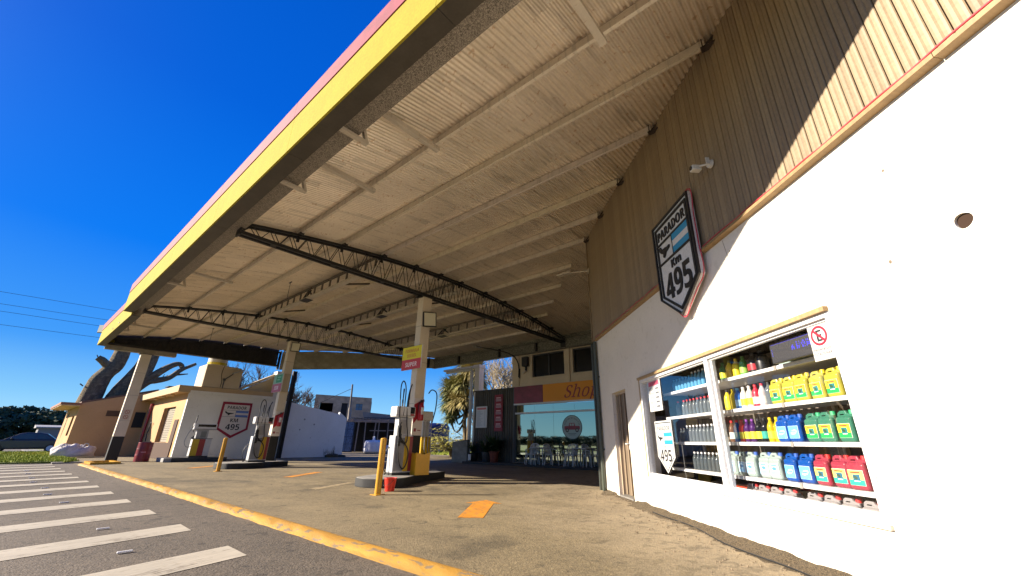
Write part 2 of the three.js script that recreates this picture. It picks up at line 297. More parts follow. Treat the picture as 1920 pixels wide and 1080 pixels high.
// earth heaped along the foot of the oblique wall
{
  const n = 160, m = 7, p = [], idx = [];
  for (let i = 0; i <= n; i++) {
    const s = -1 + i / n * 11.2, wdt = (.05 + .22 * fbm(s * 1.6, 3, 3) + .22 * Math.pow(fbm(s * 7, 8, 3), 2) + .06 * hash(i, 4)) * (s > 8.2 && s < 9.3 ? .4 : 1) * sm(10.4, 9.4, s), hh = (.035 + .07 * fbm(s * 2.7, 1, 3)) * (s > 8.2 && s < 9.3 ? .3 : 1);
    for (let q = 0; q <= m; q++) { const f = q / m, y = hh * Math.pow(1 - f, 1.6) + (q > 0 && q < m ? (fbm(s * 14, q * 2.7, 2) - .5) * .03 : 0), w = onWall(s, 0, -.01 + wdt * f); p.push(w[0], Math.max(q === m ? -.003 : .002, y), w[2]); }
  }
  for (let i = 0; i < n; i++) for (let q = 0; q < m; q++) { const a = i * (m + 1) + q; idx.push(a, a + m + 1, a + 1, a + 1, a + m + 1, a + m + 2); }
  const g = new THREE.BufferGeometry(); g.setAttribute('position', new THREE.Float32BufferAttribute(p, 3)); g.setIndex(idx); g.computeVertexNormals(); if (g.attributes.normal.getY(40) < 0) { for (let i = 0; i < idx.length; i += 3) [idx[i + 1], idx[i + 2]] = [idx[i + 2], idx[i + 1]]; g.setIndex(idx); g.computeVertexNormals(); }
  g.setAttribute('uv', new THREE.BufferAttribute(new Float32Array(p.length / 3 * 2), 2));
  const o = mesh('earth_bank', g, surf(.25, .185, .105, { tex: 'speckle', size: .3, rough: 1, bump: .02, bsize: .25 })); o.userData = { kind: 'structure' };
  const st = new Acc(); for (let k = 0; k < 2200; k++) { const s = rr(0, 10), w = onWall(s, 0, .05 + Math.pow(rnd(), 3.2) * 1.1), a = V(w[0], .0, w[2]), r = .003 + .011 * Math.pow(rnd(), 3); st.rod(a, V(a.x + r * rr(-.5, .5), r * 1.2, a.z + r * rr(-.5, .5)), r, r * .45, 5); }
  const pb = mesh('gravel', st.geo(), surf(.26, .2, .13, { tex: 'fine', rough: 1 })); pb.userData = { kind: 'stuff', label: 'loose pebbles scattered along the foot of the wall' };
  const pts = []; for (let k = 0; k <= 16; k++) { const s = .2 + k * .43; const w = onWall(s, 0, .42 + .05 * Math.sin(k * 1.3) - .018 * k); pts.push([w[0], .014, w[2]]); }
  tag(mesh('cable', tube(pts, .008, 80, 6), M.rubber, null, true), 'thin black cable lying on the earth along the white wall', 'cable');
}
// verge on the left: grass, pavement
{
  const pv = struct('pavement', [bb(-60, -27.7, -.01, .05, -2.9, -1.95)], M.concrete);
  const gs = surf(.13, .19, .03, { tex: 'blotch', size: 3, rough: 1 });
  struct('grass_verge', [bb(-49, -28.2, -.02, .07, -2.85, 30), bb(-60, -29.3, -.02, .065, -3.3, -2.86)].slice(0, 1), surf(.20, .24, .03, { tex: 'blotch', size: 3, rough: 1 })).position.set(0, 0, 0);
}

// ---------------------------------------------------------------- the station building with the oblique white wall
const WIN = { s0: 3.13, s1: 7.48, y0: .5, y1: 2.16 }, DOOR = { s0: 8.3, s1: 9.15, y1: 2.1 };
const station = thing('station_building', 'long white rendered building with brown ribbed cladding under the canopy roof', 'building', onWall(0, 0), WT);
const clad = [[.30, .22, .13], [.275, .20, .12], [.325, .24, .142]].map((c) => surf(...c, { tex: 'fine', size: 1.1, rough: .55 }));
{
  const rect = (s0, s1, y0, y1) => new THREE.Path([[-s0, y0], [-s0, y1], [-s1, y1], [-s1, y0]].map((q) => new THREE.Vector2(...q)));
  const sh = shp([[3, -.05], [3, 3.56], [-10.35, 3.56], [-10.35, -.05], [-DOOR.s1, -.05], [-DOOR.s1, DOOR.y1], [-DOOR.s0, DOOR.y1], [-DOOR.s0, -.05]]);
  sh.holes.push(rect(WIN.s0, WIN.s1, WIN.y0, WIN.y1));
  const hole = new THREE.Path(); for (let k = 0; k < 22; k++) { const t = k / 22 * 6.283, r = .052 + .002 * Math.sin(t * 3 + 1); hole[k ? 'lineTo' : 'moveTo'](-1.99 + r * Math.cos(t), 2.41 + r * Math.sin(t)); } hole.closePath(); sh.holes.push(hole);
  mesh('wall', ext(sh, .22).translate(0, 0, -.22), M.white, station);
  mesh('hole_lining', new THREE.CylinderGeometry(.066, .066, .27, 16, 1, true).rotateX(Math.PI / 2).translate(-1.99, 2.41, -.355), surf(.05, .03, .02, { side: THREE.DoubleSide }), station);
  mesh('hole_back', new THREE.CircleGeometry(.07, 20).translate(-1.99, 2.41, -.02), surf(.035, .018, .01, { tex: 0, rough: 1 }), station);
  mesh('backing', bb(-10.35, 3, 3.56, 6.92, -.22, -.03), surf(.06, .045, .03, {}), station);
  // cladding boards, each with a rounded face
  const bg = ext([[-.0515, -.03], [-.0515, -.003], [-.046, .003], [-.03, .005], [-.008, .004], [0, -.002], [.008, .004], [.03, .005], [.046, .003], [.0515, -.003], [.0515, -.03]], 3.3); bg.rotateX(-Math.PI / 2); metreUV(bg);
  const bg2 = bg.clone().rotateZ(0); { bg2.rotateX(0); }
  for (let k = 0; k < 121; k++) { const o = new THREE.Mesh(bg, clad[Math.floor(hash(k, 5) * 3)]); o.name = 'cladding_board'; o.castShadow = o.receiveShadow = true; o.scale.z = -1; o.position.set(2.95 - k * .11, 3.6, (hash(k, 9) - .5) * .004); station.add(o); }
  mesh('corner_board', bb(-10.37, -10.31, 3.58, 6.9, -.2, .03), clad[1], station);
  const tr = (s0, s1) => ext([[0, 0], [.075, .012], [.075, .05], [.03, .085], [0, .085]], s1 - s0).rotateY(-Math.PI / 2).translate(-s0, 3.515, 0);
  const tm = surf(.36, .23, .10, { tex: 'streak', size: 1.2, rough: .55 });
  for (const [a, b] of [[-3, 1.72], [1.724, 4.74], [5.96, 10.02]]) mesh('trim_board', tr(a, b), tm, station);
  const pk = flat(.55, .05, .07, { rough: .4 });
  for (const [a, b] of [[-3, 4.74], [5.96, 10.02]]) { const pts = []; for (let k = 0; k <= 30; k++) { const s = a + (b - a) * k / 30; pts.push([-s, 3.612 + .006 * Math.sin(s * 9) + .004 * Math.sin(s * 23), .03]); } mesh('neon_tube', tube(pts, .008, 120, 6), pk, station); }
  // corner strip, downpipe
  mesh('corner_strip', bb(-10.43, -10.352, 0, 3.52, -.16, .05), surf(.05, .06, .05, { rough: .5 }), station);
  mesh('downpipe', [rod([-10.02, .02, .06], [-10.02, 3.5, .06], .045, .045, 12), B(.12, .03, .06, -10.02, .9, .03), B(.12, .03, .06, -10.02, 2.6, .03)], surf(.06, .07, .05, { rough: .45 }), station);
  // side walls that close the volume
  mesh('side_wall', [B(.2, 6.95, 7.1, 0, 3.475, 0)], M.cream, station);
  const sw = station.children[station.children.length - 1]; const q = station.worldToLocal(V(-4.9, 0, -13.2)); station.updateMatrixWorld(); q.copy(station.worldToLocal(V(-4.93, 0, -13.12))); sw.position.copy(q); sw.rotation.y = -WT;
  mesh('end_wall', bb(3, 3.2, -.05, 6.92, -6, 0), M.white, station);
  mesh('roof_slab', bb(-10.3, 3.2, 6.93, 7.05, -6, .02), M.concrete, station);
  // crack lines in the plaster
  mesh('crack', tube([[-4.35, 3.5, .0], [-4.3, 3.2, .001], [-4.28, 2.95, .0], [-4.2, 2.7, 0]], .0035, 20, 4), surf(.3, .25, .2, { tex: 0 }), station, true);
  for (const [s, y, r] of [[2.5, 2.35, .012], [2.32, 3.05, .01], [4.25, 3.3, .01], [1.35, 3.3, .012]]) mesh('plaster_chip', new THREE.SphereGeometry(r, 6, 4).scale(1, 1.4, .25).translate(-s, y, 0), surf(.16, .12, .08, { tex: 0 }), station);
  // door
  const d = mesh('door', bb(-DOOR.s1 + .02, -DOOR.s0 - .02, .05, DOOR.y1 - .02, -.16, -.12), surf(.20, .15, .10, { tex: 'streak', size: .9, rough: .5 }), station);
  for (let k = 0; k < 3; k++) mesh('door_rib', RB(.05, 2.0, .03, .008, -DOOR.s0 - .12 - k * .26, 1.07, -.105), surf(.30, .22, .14, { tex: 'streak', size: .9, rough: .5 }), d);
  mesh('handle', [B(.03, .16, .02, -DOOR.s0 - .3, 1.0, -.11), rod([-DOOR.s0 - .3, 1.03, -.1], [-DOOR.s0 - .3, 1.03, -.06], .01), rod([-DOOR.s0 - .3, 1.03, -.06], [-DOOR.s0 - .42, 1.03, -.06], .01)], M.alu, d);
  mesh('door_frame', [bb(-DOOR.s1, -DOOR.s1 + .05, -.02, DOOR.y1, -.2, -.07), bb(-DOOR.s0 - .05, -DOOR.s0, -.02, DOOR.y1, -.2, -.07), bb(-DOOR.s1 + .05, -DOOR.s0 - .05, DOOR.y1 - .05, DOOR.y1, -.2, -.07)], surf(.5, .4, .28, { tex: 'streak', rough: .5 }), station);
  mesh('door_step', bb(-DOOR.s1 + .05, -DOOR.s0 - .05, -.04, .045, -.2, .01), M.concrete, station);
  // shop window: frame, mullion, panes, timber head
  const { s0, s1, y0, y1 } = WIN, f = .045;
  const w = mesh('window_frame', [bb(-s1, -s0, y0, y0 + f, -.1, .012), bb(-s1, -s0, y1 - f, y1, -.1, .012), bb(-s1, -s1 + f, y0 + f, y1 - f, -.1, .012), bb(-s0 - f, -s0, y0 + f, y1 - f, -.1, .012), bb(-s1 + f, -s0 - f, y0 + f, y0 + f + .02, -.07, -.02), bb(-s1 + f, -s0 - f, y1 - f - .02, y1 - f, -.07, -.02)], M.alu, station);
  mesh('mullion', [bb(-5.23, -5.14, y0 + f, y1 - f, -.09, .006)], M.alu, w);
  mesh('sash_stile', [bb(-5.29, -5.235, y0 + f + .02, y1 - f - .02, -.075, -.03), bb(-5.135, -5.095, y0 + f + .02, y1 - f - .02, -.075, -.03)], M.alu, w);
  mesh('pane', bb(-s1 + f, -5.29, y0 + f + .02, y1 - f - .02, -.052, -.046), M.glass, w); mesh('pane', bb(-5.095, -s0 - f, y0 + f + .02, y1 - f - .02, -.052, -.046), M.glass, w);
  mesh('window_head', bb(-s1 - .03, -s0, y1 + .002, y1 + .045, -.02, .05), surf(.42, .28, .13, { tex: 'streak', rough: .6 }), station);
  mesh('window_jamb', bb(-s1 - .045, -s1 - .001, y0 - .03, y1 + .001, -.02, .02), surf(.5, .36, .2, { tex: 'streak', rough: .6 }), station);
  mesh('sill', bb(-s1 - .04, -s0 + .02, y0 - .035, y0 - .002, -.1, .03), M.white, station);
  // room behind the window
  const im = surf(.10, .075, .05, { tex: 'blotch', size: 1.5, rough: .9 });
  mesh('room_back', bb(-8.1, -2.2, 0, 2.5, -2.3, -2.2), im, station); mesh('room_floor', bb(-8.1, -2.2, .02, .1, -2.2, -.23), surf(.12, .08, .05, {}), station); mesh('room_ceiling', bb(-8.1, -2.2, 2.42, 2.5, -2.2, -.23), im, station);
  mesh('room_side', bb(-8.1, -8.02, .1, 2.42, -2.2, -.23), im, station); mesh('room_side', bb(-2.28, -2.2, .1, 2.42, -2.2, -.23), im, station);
}
// ---------------------------------------------------------------- the canopy
const canopy = thing('canopy', 'large curved corrugated steel canopy on trusses with yellow and red fascia', 'canopy', [0, 0, 0]);
const X0 = -28.85, X1 = 5, ZF = -2.3;
const backZ = (x) => (x > -19.9 ? -16.5 : -16.5 + (-19.9 - x) * .665);
const endZ = (x) => { let z = backZ(x); if (x > -5.1) z = Math.max(z, wallZ(x) - .12); return z; };
function roofSheet(x0, w) {
  const nx = 130, nz = 22, p = [], nn = [], u = [], idx = [];
  for (let i = 0; i <= nx; i++) {
    const x = x0 + w * i / nx, ph = (x - x0) / .0825 * 2 * Math.PI, ze = endZ(x);
    for (let j = 0; j <= nz; j++) {
      const z = ZF + (Math.min(ze, ZF - .05) - ZF) * j / nz, th = Math.tanh(2 * Math.cos(ph)), y = roofY(z) + .014 * th, dy = -.028 * (1 - th * th) * Math.sin(ph) * 2 * Math.PI / .0825, dz = -.027 * (z + 9.3), n = V(-dy, 1, -dz).normalize();
      p.push(x, y, z); nn.push(n.x, n.y, n.z); u.push(x, z);
    }
  }
  for (let i = 0; i < nx; i++) for (let j = 0; j < nz; j++) { const a = i * (nz + 1) + j; idx.push(a, a + nz + 1, a + 1, a + 1, a + nz + 1, a + nz + 2); }
  const g = new THREE.BufferGeometry(); g.setAttribute('position', new THREE.Float32BufferAttribute(p, 3)); g.setAttribute('normal', new THREE.Float32BufferAttribute(nn, 3)); g.setAttribute('uv', new THREE.Float32BufferAttribute(u, 2)); g.setIndex(idx); return g;
}
const corrs = [[.88, .78, .64], [.85, .75, .61], [.90, .80, .66]].map((c) => surf(...c, { tex: 'sheet', size: 2.9, rough: .42, metal: .55, side: THREE.DoubleSide }));
for (let x = X0, k = 0; x < X1 - .1; x += .99, k++) { const o = mesh('roof_sheet', roofSheet(x, 1.0725), corrs[Math.floor(hash(k, 77) * 3)], canopy, true); o.position.y = (k % 2) * .003; }
// purlins (C sections) on brackets, resting on the trusses
const PZ = [-3.6, -4.8, -6.08, -7.3, -8.36, -9.35, -10.65, -11.82, -12.93, -13.95, -15.2];
const TX = [-28.7, -20.2, -10.3], TB = 5.61;
const purlinEnd = (z) => { let x = X1; const s = (z - WO.z) / WR.z * -1; const xw = WO.x - WR.x * s; return Math.min(x, xw - .12, z < -9.6 ? -5.15 : 99); };
const purlinStart = (z) => (z > -10.5 ? X0 + .1 : -19.9 - (z + 16.5) / .665 + .25);
const LADDER = [-6.08, -9.35, -12.93];
PZ.forEach((z, i) => {
  const a = purlinStart(z), b = purlinEnd(z), y = roofY(z) - .018, col = surf(.74 - .03 * (i % 3), .66 - .03 * (i % 3), .54 - .03 * (i % 2), { tex: 'sheet', size: 1.6, rough: .5, metal: .2 });
  const seg = (x0, x1) => [bb(x0, x1, y - .13, y, z - .004, z), bb(x0, x1, y - .012, y - .008, z - .05, z - .004), bb(x0, x1, y - .13, y - .126, z - .055, z - .004), bb(x0, x1, y - .126, y - .11, z - .055, z - .051)];
  for (const [p, q] of LADDER.includes(z) ? [[a, TX[1]], [TX[2], b]] : [[a, b]]) mesh('purlin', seg(p, q), col, canopy);
  if (b < X1 - .5 && z > -9.5) { const k = mesh('purlin_bracket', [B(.22, .02, .1, b + .05, y - .14, z - .03), rod([b - .02, y - .14, z], [b + .13, y - .02, z], .012), B(.012, .16, .1, b - .03, y - .07, z - .03)], surf(.06, .04, .03, { tex: 'rust', rough: .8 }), canopy); }
});
// three bow trusses
function truss(x, z0, z1, n, plate) {
  const t = new THREE.Group(); t.name = 'truss'; canopy.add(t);
  const top = (z) => Math.max(roofY(z) - .19, TB + .16), w = .085;
  for (const sx of [-1, 1]) {
    const pts = []; for (let k = 0; k <= 26; k++) { const z = z0 + (z1 - z0) * k / 26; pts.push([x + sx * w, top(z), z]); }
    const gs = []; for (let k = 0; k < 26; k++) gs.push(bar(pts[k], pts[k + 1], .05, .06));
    mesh('top_chord', gs, M.blackSteel, t); mesh('bottom_chord', [bb(x + sx * w - .035, x + sx * w + .035, TB - .05, TB + .03, z1, z0)], M.blackSteel, t);
    const a = new Acc(); for (let k = 0; k < n; k++) { const zA = z0 + (z1 - z0) * k / n, zB = z0 + (z1 - z0) * (k + .5) / n, zC = z0 + (z1 - z0) * (k + 1) / n; a.rod(V(x + sx * w, TB, zA), V(x + sx * w, top(zB), zB), .010, .010, 6); a.rod(V(x + sx * w, top(zB), zB), V(x + sx * w, TB, zC), .010, .010, 6); }
    mesh('web', a.geo(), M.blackSteel, t);
  }
  for (let k = 0; k < 9; k++) mesh('batten', bb(x - w, x + w, TB - .045, TB + .0, z0 + (z1 - z0) * (k + .5) / 9 - .06, z0 + (z1 - z0) * (k + .5) / 9 + .06), M.blackSteel, t);
  mesh('end_plate', bb(x - .13, x + .13, TB - .08, top(z0) + .1, z0 - .02, z0 + .02), M.blackSteel, t);
  mesh('end_plate', bb(x - .13, x + .13, TB - .25, top(z1) + .1, z1 - .06, z1), M.blackSteel, t);
  for (const z of PZ) if (z < z0 - .2 && z > z1 + .2) mesh('purlin_seat', [bb(x - .2, x + .2, top(z) + .0, top(z) + .06, z - .07, z + .03), bb(x - .02, x + .02, top(z) - .16, top(z), z - .05, z + .02)], M.blackSteel, t);
  return t;
}
truss(TX[2], ZF - .02, -16.35, 32); truss(TX[1], ZF - .02, -16.1, 31); 
truss(TX[0], -2.35, -10.55, 22);
const surfRung = surf(.16, .14, .11, { tex: 'rust', rough: .6 });
// ladder girders between the two inner trusses
for (const z of LADDER) {
  const y = roofY(z) - .02, l = new THREE.Group(); l.name = 'ladder_girder'; canopy.add(l); const a = TX[1] + .1, b = TX[2] - .1, dr = .42;
  mesh('girder_chord', [bb(a, b, y - .09, y - .02, z - .06, z)], surfRung, l); mesh('girder_chord', [bb(a, b, y - dr - .07, y - dr, z - .12, z + .06)], M.steel, l);
  for (let k = 0; k <= 16; k++) { const x = a + .25 + (b - a - .5) * k / 16; mesh('rung', bb(x - .035, x + .035, y - dr, y - .06, z - .05, z - .01), surfRung, l); }
  const xm = (a + b) / 2; mesh('brace', [bar([xm - .45, y - dr, z - .06], [xm, y - .1, z - .06], .05, .05), bar([xm, y - .1, z - .06], [xm + .45, y - dr, z - .06], .05, .05), bar([xm - .2, y - dr + .05, z - .06], [xm + .2, y - .12, z - .06], .04, .04), B(.5, .012, .3, xm, y - dr - .08, z - .03)], M.blackSteel, l);
  for (const x of [xm - 2.6, xm + 2.5]) mesh('knee_brace', bar([x, y - dr - .02, z - .05], [x, y - .1, z - 1.1], .1, .05), surf(.1, .08, .06, { tex: 'rust' }), l);
}
// ties between fascia and first purlin, and the hanger brackets
for (const [x, dark] of [[-1.47, 0], [-4.72, 0], [-6.72, 1], [-15.0, 1], [-24.5, 1]]) mesh('tie', [bb(x - .05, x + .05, 5.86, 5.865, -3.6, -2.35), bb(x - .05, x - .045, 5.865, 5.93, -3.6, -2.35), bb(x + .045, x + .05, 5.865, 5.93, -3.6, -2.35)], M.steel, canopy);
for (const x of [-1.6, -5.25, -7.42, -15.7, -23.2, -24.7]) mesh('hanger', [bar([x, 5.62, -2.0], [x, 5.62, -2.56], .09, .05), bar([x, 5.62, -2.54], [x, 5.92, -2.44], .06, .05)], M.steel, canopy);
for (const [x, z] of [[-14.6, -5.2], [-24.5, -5.6], [-24, -8.6]]) mesh('drop_rod', [rod([x, roofY(z) - .14, z], [x, roofY(z) - .75, z], .008), B(.2, .03, .03, x, roofY(z) - .14, z)], M.blackSteel, canopy);
// gutter, soffit and fascia boards
mesh('gutter', [bb(X0, X1, 5.70, 5.705, -2.40, -2.10), bb(X0, X1, 5.705, 5.98, -2.405, -2.40), bb(X0, X1, 5.705, 5.95, -2.10, -2.095)], surf(.44, .39, .32, { tex: 'speckle', size: .45, rough: .55, metal: .2 }), canopy);
{
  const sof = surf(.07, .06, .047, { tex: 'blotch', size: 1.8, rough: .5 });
  const edges = [X1, 1.2, -2.6, -6.4, -10.2, -14, -17.3, -20.5];
  for (let k = 0; k < edges.length - 1; k++) {
    const b = edges[k], a = edges[k + 1];
    mesh('yellow_fascia_panel', bb(a + .003, b - .003, 5.55, 6.27, -1.80, -1.77), M.yellow, canopy);
    mesh('red_fascia_panel', bb(a + .003, b - .003, 6.275, 6.62, -1.80, -1.755), M.red, canopy);
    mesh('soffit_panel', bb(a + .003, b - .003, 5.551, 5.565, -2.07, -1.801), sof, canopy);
  }
  mesh('fascia_end', bb(-20.53, -20.504, 5.55, 6.62, -2.07, -1.77), M.yellow, canopy);
  for (const [a, b] of [[-24.6, -20.54], [-28.9, -24.606]]) {
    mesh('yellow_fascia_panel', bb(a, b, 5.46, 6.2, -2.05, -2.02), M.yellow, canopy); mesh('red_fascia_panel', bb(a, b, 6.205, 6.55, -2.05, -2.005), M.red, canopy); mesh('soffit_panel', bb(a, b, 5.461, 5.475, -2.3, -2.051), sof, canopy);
  }
  mesh('fascia_end', bb(-28.93, -28.904, 5.46, 6.55, -2.6, -2.02), M.yellow, canopy);
  mesh('back_of_fascia', bb(-28.9, X1, 5.99, 6.5, -2.2, -2.15), surf(.2, .18, .15, {}), canopy);
}
mesh('gable_board', ext([...Array(13)].map((_, k) => [2.35 + 8.2 * k / 12, roofY(-2.35 - 8.2 * k / 12) + .02]).concat([[10.55, 5.56], [2.35, 5.56]]), .02).rotateY(Math.PI / 2).translate(-28.95, 0, 0), surf(.05, .045, .04, { tex: 'blotch' }), canopy);
// beam over the left column, back beams
{
  const bm = surf(.36, .33, .25, { tex: 'blotch', size: 1.6, rough: .7 });
  mesh('end_beam', bb(-28.86, -28.5, 5.3, 5.5, -5.2, -2.31), surf(.3, .27, .22, { tex: 'blotch' }), canopy);
  const n = 12, p0 = [-28.55, -10.68], p1 = [-19.9, -16.42];
  for (let k = 0; k < 4; k++) {
    const a = k / 4, b = (k + 1) / 4, xa = p0[0] + (p1[0] - p0[0]) * a, za = p0[1] + (p1[1] - p0[1]) * a, xb = p0[0] + (p1[0] - p0[0]) * b, zb = p0[1] + (p1[1] - p0[1]) * b, L = Math.hypot(xb - xa, zb - za);
    const ya = Math.min(6.5, roofY(za) - .07), yb = Math.min(6.5, roofY(zb) - .07);
    const g = ext([[0, 5.34], [L - .01, 5.34], [L - .01, yb], [0, ya]], .08); g.rotateY(Math.atan2(-(zb - za), xb - xa)); g.translate(xa, 0, za); mesh('back_panel', g, bm, canopy);
  }
  for (let x = -19.9; x < -5.2; x += 3.7) { const b = Math.min(x + 3.695, -5.1); mesh('back_beam', [bb(x, b, 5.3, 6.0, -16.46, -16.38), bb(x, b, 5.3, 5.33, -16.38, -16.25), bb(x, b, 5.8, 5.83, -16.38, -16.25)], surf(.34, .33, .27, { tex: 'speckle', size: 1.1, rough: .5, metal: .2 }), canopy); }
  for (const x of [-17.6, -14.4, -11.9]) mesh('beam_stiffener', bb(x - .05, x + .05, 5.335, 5.825, -16.38, -16.27), M.blackSteel, canopy);
  mesh('steel_post', [bb(-28.42, -28.26, 0, 5.34, -11.72, -11.66), bb(-28.42, -28.26, 0, 5.34, -11.52, -11.46), bb(-28.36, -28.32, 0, 5.34, -11.66, -11.52)], M.blackSteel, canopy);
}
// the three columns with their painted feet
const colM = surf(.72, .62, .48, { tex: 'plaster', size: 1.6, rough: .6 });
function column(x, z, y0, y1, wx, wz, yBlack, dx = 0) {
  const c = new THREE.Group(); c.name = 'column'; canopy.add(c);
  mesh('shaft', RB(wx, y1 - yBlack, wz, .012, x, (y1 + yBlack) / 2, z), colM, c); mesh('black_foot', RB(wx + .004, yBlack - y0, wz + .004, .012, x, (y0 + yBlack) / 2, z), surf(.02, .02, .019, { rough: .6 }), c);
  mesh('cap_plate', [B(wx + .14, .04, wz + .14, x, y1 + .0, z), B(.18, .1, .5, x, y1 + .01, z)], M.blackSteel, c);
  mesh('base_plate', B(wx + .12, .02, wz + .12, x, y0 + .01, z), M.darkGrey, c);
  for (const yj of [1.9, 3.15, 4.3]) mesh('joint', B(wx + .008, .014, wz + .008, x, y0 + yj, z), surf(.42, .36, .28, {}), c);
  return c;
}
column(-10.28, -7.88, .2, 5.52, .27, .36, 1.25);
column(-20.3, -7.93, .2, 5.52, .27, .36, 1.25);
column(-28.85, -3.98, 0, 5.3, .3, .44, 1.15);

// ---------------------------------------------------------------- the shop at the back
const SZ = -16.6;
{
  const shop = thing('shop_building', 'cream shop front with dark upper windows and mirrored glazing under a sign band', 'building', [-13.6, 0, SZ]);
  const L = (x0, x1, y0, y1, z0, z1) => bb(x0 + 13.6, x1 + 13.6, y0, y1, z0, z1);
  const dk = M.darkGlass;
  // upper wall around the two windows
  mesh('upper_wall', [L(-13.68, -12.37, 3.72, 5.9, -.3, 0), L(-12.37, -10.43, 5.29, 5.9, -.3, 0), L(-12.37, -10.43, 3.72, 4.12, -.3, 0), L(-10.43, -9.95, 3.72, 5.9, -.3, 0), L(-9.95, -7.4, 5.29, 5.9, -.3, 0), L(-9.95, -7.4, 3.72, 4.12, -.3, 0), L(-7.4, -5.1, 3.72, 5.9, -.3, 0)], M.cream, shop);
  mesh('return_wall', L(-13.68, -13.5, 0, 5.9, -5, -.3), M.cream, shop);
  mesh('pilaster', L(-10.22, -10.1, 3.75, 5.9, 0, .07), M.cream, shop); mesh('pilaster', L(-13.3, -13.2, 3.75, 5.9, 0, .05), M.cream, shop);
  for (const [a, b] of [[-12.37, -10.43], [-9.95, -7.4]]) {
    const w = mesh('upper_window', [L(a, b, 5.24, 5.29, -.2, -.1), L(a, b, 4.12, 4.17, -.2, -.1), L(a, a + .05, 4.17, 5.24, -.2, -.1), L(b - .05, b, 4.17, 5.24, -.2, -.1), L((a + b) / 2 - .03, (a + b) / 2 + .03, 4.17, 5.24, -.19, -.11)], M.darkGrey, shop);
    mesh('pane', L(a + .05, (a + b) / 2 - .03, 4.17, 5.24, -.17, -.16), dk, w); mesh('pane', L((a + b) / 2 + .03, b - .05, 4.17, 5.24, -.17, -.16), dk, w);
    mesh('window_sill', L(a - .05, b + .05, 4.07, 4.12, 0, .05), M.cream, w);
  }
  // sign band
  mesh('red_sign_panel', L(-13.5, -11.69, 2.88, 3.71, 0, .06), surf(.30, .03, .055, { tex: 'blotch', rough: .4 }), shop);
  const ym = canvasMat(1400, 176, (c, w, h) => { c.fillStyle = '#e8960c'; c.fillRect(0, 0, w, h); c.fillStyle = '#8e1a2c'; c.font = 'italic 165px serif'; c.save(); c.transform(1, 0, -.14, 1, 0, 0); c.fillText('Shop', 268, 148); c.restore(); });
  mesh('yellow_sign_panel', L(-11.68, -5.1, 2.88, 3.71, 0, .055), surf(.6, .27, .01, { rough: .4 }), shop); mesh('sign_lettering', face(6.58, .83, -8.39 + 13.6, 3.295, .058), ym, shop, true);
  mesh('sign_sill', L(-13.5, -5.1, 2.80, 2.875, -.02, .09), M.alu, shop);
  // glazing
  const xs = [-13.42, -12.25, -11.15, -9.98, -8.8, -7.6, -6.4, -5.15];
  const fr = mesh('glazing_frame', [L(-13.5, -13.42, .1, 2.8, -.1, .02), L(-13.42, -5.1, .1, .15, -.08, .01)], M.darkGrey, shop);
  for (let k = 0; k < xs.length - 1; k++) {
    mesh('pane', L(xs[k] + .004, xs[k + 1] - .004, .15, 2.36, -.035 + (k % 2) * .003, -.025 + (k % 2) * .003), M.mirror, fr); mesh('pane', L(xs[k] + .004, xs[k + 1] - .004, 2.44, 2.79, -.034, -.024), M.mirror, fr);
    if (k) mesh('seam', L(xs[k] - .003, xs[k] + .003, .15, 2.79, -.04, -.026), M.darkGrey, fr);
  }
  mesh('transom', L(-13.45, -5.1, 2.36, 2.44, -.06, .04), M.alu, fr);
  mesh('threshold', L(-16.4, -5.1, -.01, .1, -.2, .75), surf(.08, .075, .07, { tex: 'blotch', rough: .9 }), shop);
  mesh('shop_inside', L(-13.4, -5.15, .1, 2.8, -.6, -.5), M.dark, shop);
  // oval sticker on the glass
  const em = canvasMat(512, 512, (c) => {
    c.fillStyle = '#31504f'; c.beginPath(); c.arc(256, 256, 256, 0, 7); c.fill(); c.fillStyle = '#a9bdb8'; c.beginPath(); c.arc(256, 256, 240, 0, 7); c.fill();
    c.fillStyle = '#4b5f5e'; c.textAlign = 'center';
    const arc = (t, r, a0, a1, up) => { c.font = 'bold 40px sans-serif'; [...t].forEach((ch, i) => { const a = a0 + (a1 - a0) * i / (t.length - 1); c.save(); c.translate(256 + r * Math.cos(a), 256 + r * Math.sin(a)); c.rotate(a + (up ? Math.PI / 2 : -Math.PI / 2)); c.fillText(ch, 0, up ? 0 : 30); c.restore(); }); };
    arc('ESTACION DE SERVICIO', 178, Math.PI * 1.1, Math.PI * 1.9, true);
    c.fillStyle = '#8d2f3e'; c.beginPath(); c.roundRect(60, 232, 392, 76, 22); c.fill(); c.beginPath(); c.moveTo(170, 236); c.lineTo(190, 166); c.lineTo(318, 166); c.lineTo(340, 236); c.fill();
    c.fillStyle = '#a9bdb8'; c.fillRect(200, 180, 44, 48); c.fillRect(258, 180, 48, 48); c.fillStyle = '#2d2a2c'; for (const x of [130, 380]) { c.beginPath(); c.arc(x, 318, 44, 0, 7); c.fill(); c.fillStyle = '#b9b9b2'; c.beginPath(); c.arc(x, 318, 18, 0, 7); c.fill(); c.fillStyle = '#2d2a2c'; }
    c.fillStyle = '#5b6e6c'; c.fillRect(150, 384, 212, 12); c.fillRect(180, 412, 152, 10);
  });
  const eg = new THREE.CircleGeometry(.53, 40); const es = mesh('window_sticker', eg, em, null, true); es.position.set(-10.15, 1.70, SZ - .018);
  tag(es, 'round pale sticker with a red pickup truck on the shop glass', 'sticker');
  // air duct, lamp arm, little box
  tag(mesh('wall_speaker', [RB(.36, .5, .2, .03, -12.72, 4.95, SZ + .12), B(.06, .2, .1, -12.72, 4.6, SZ + .06)], M.black), 'small black box fixed beside the upper shop window', 'speaker');
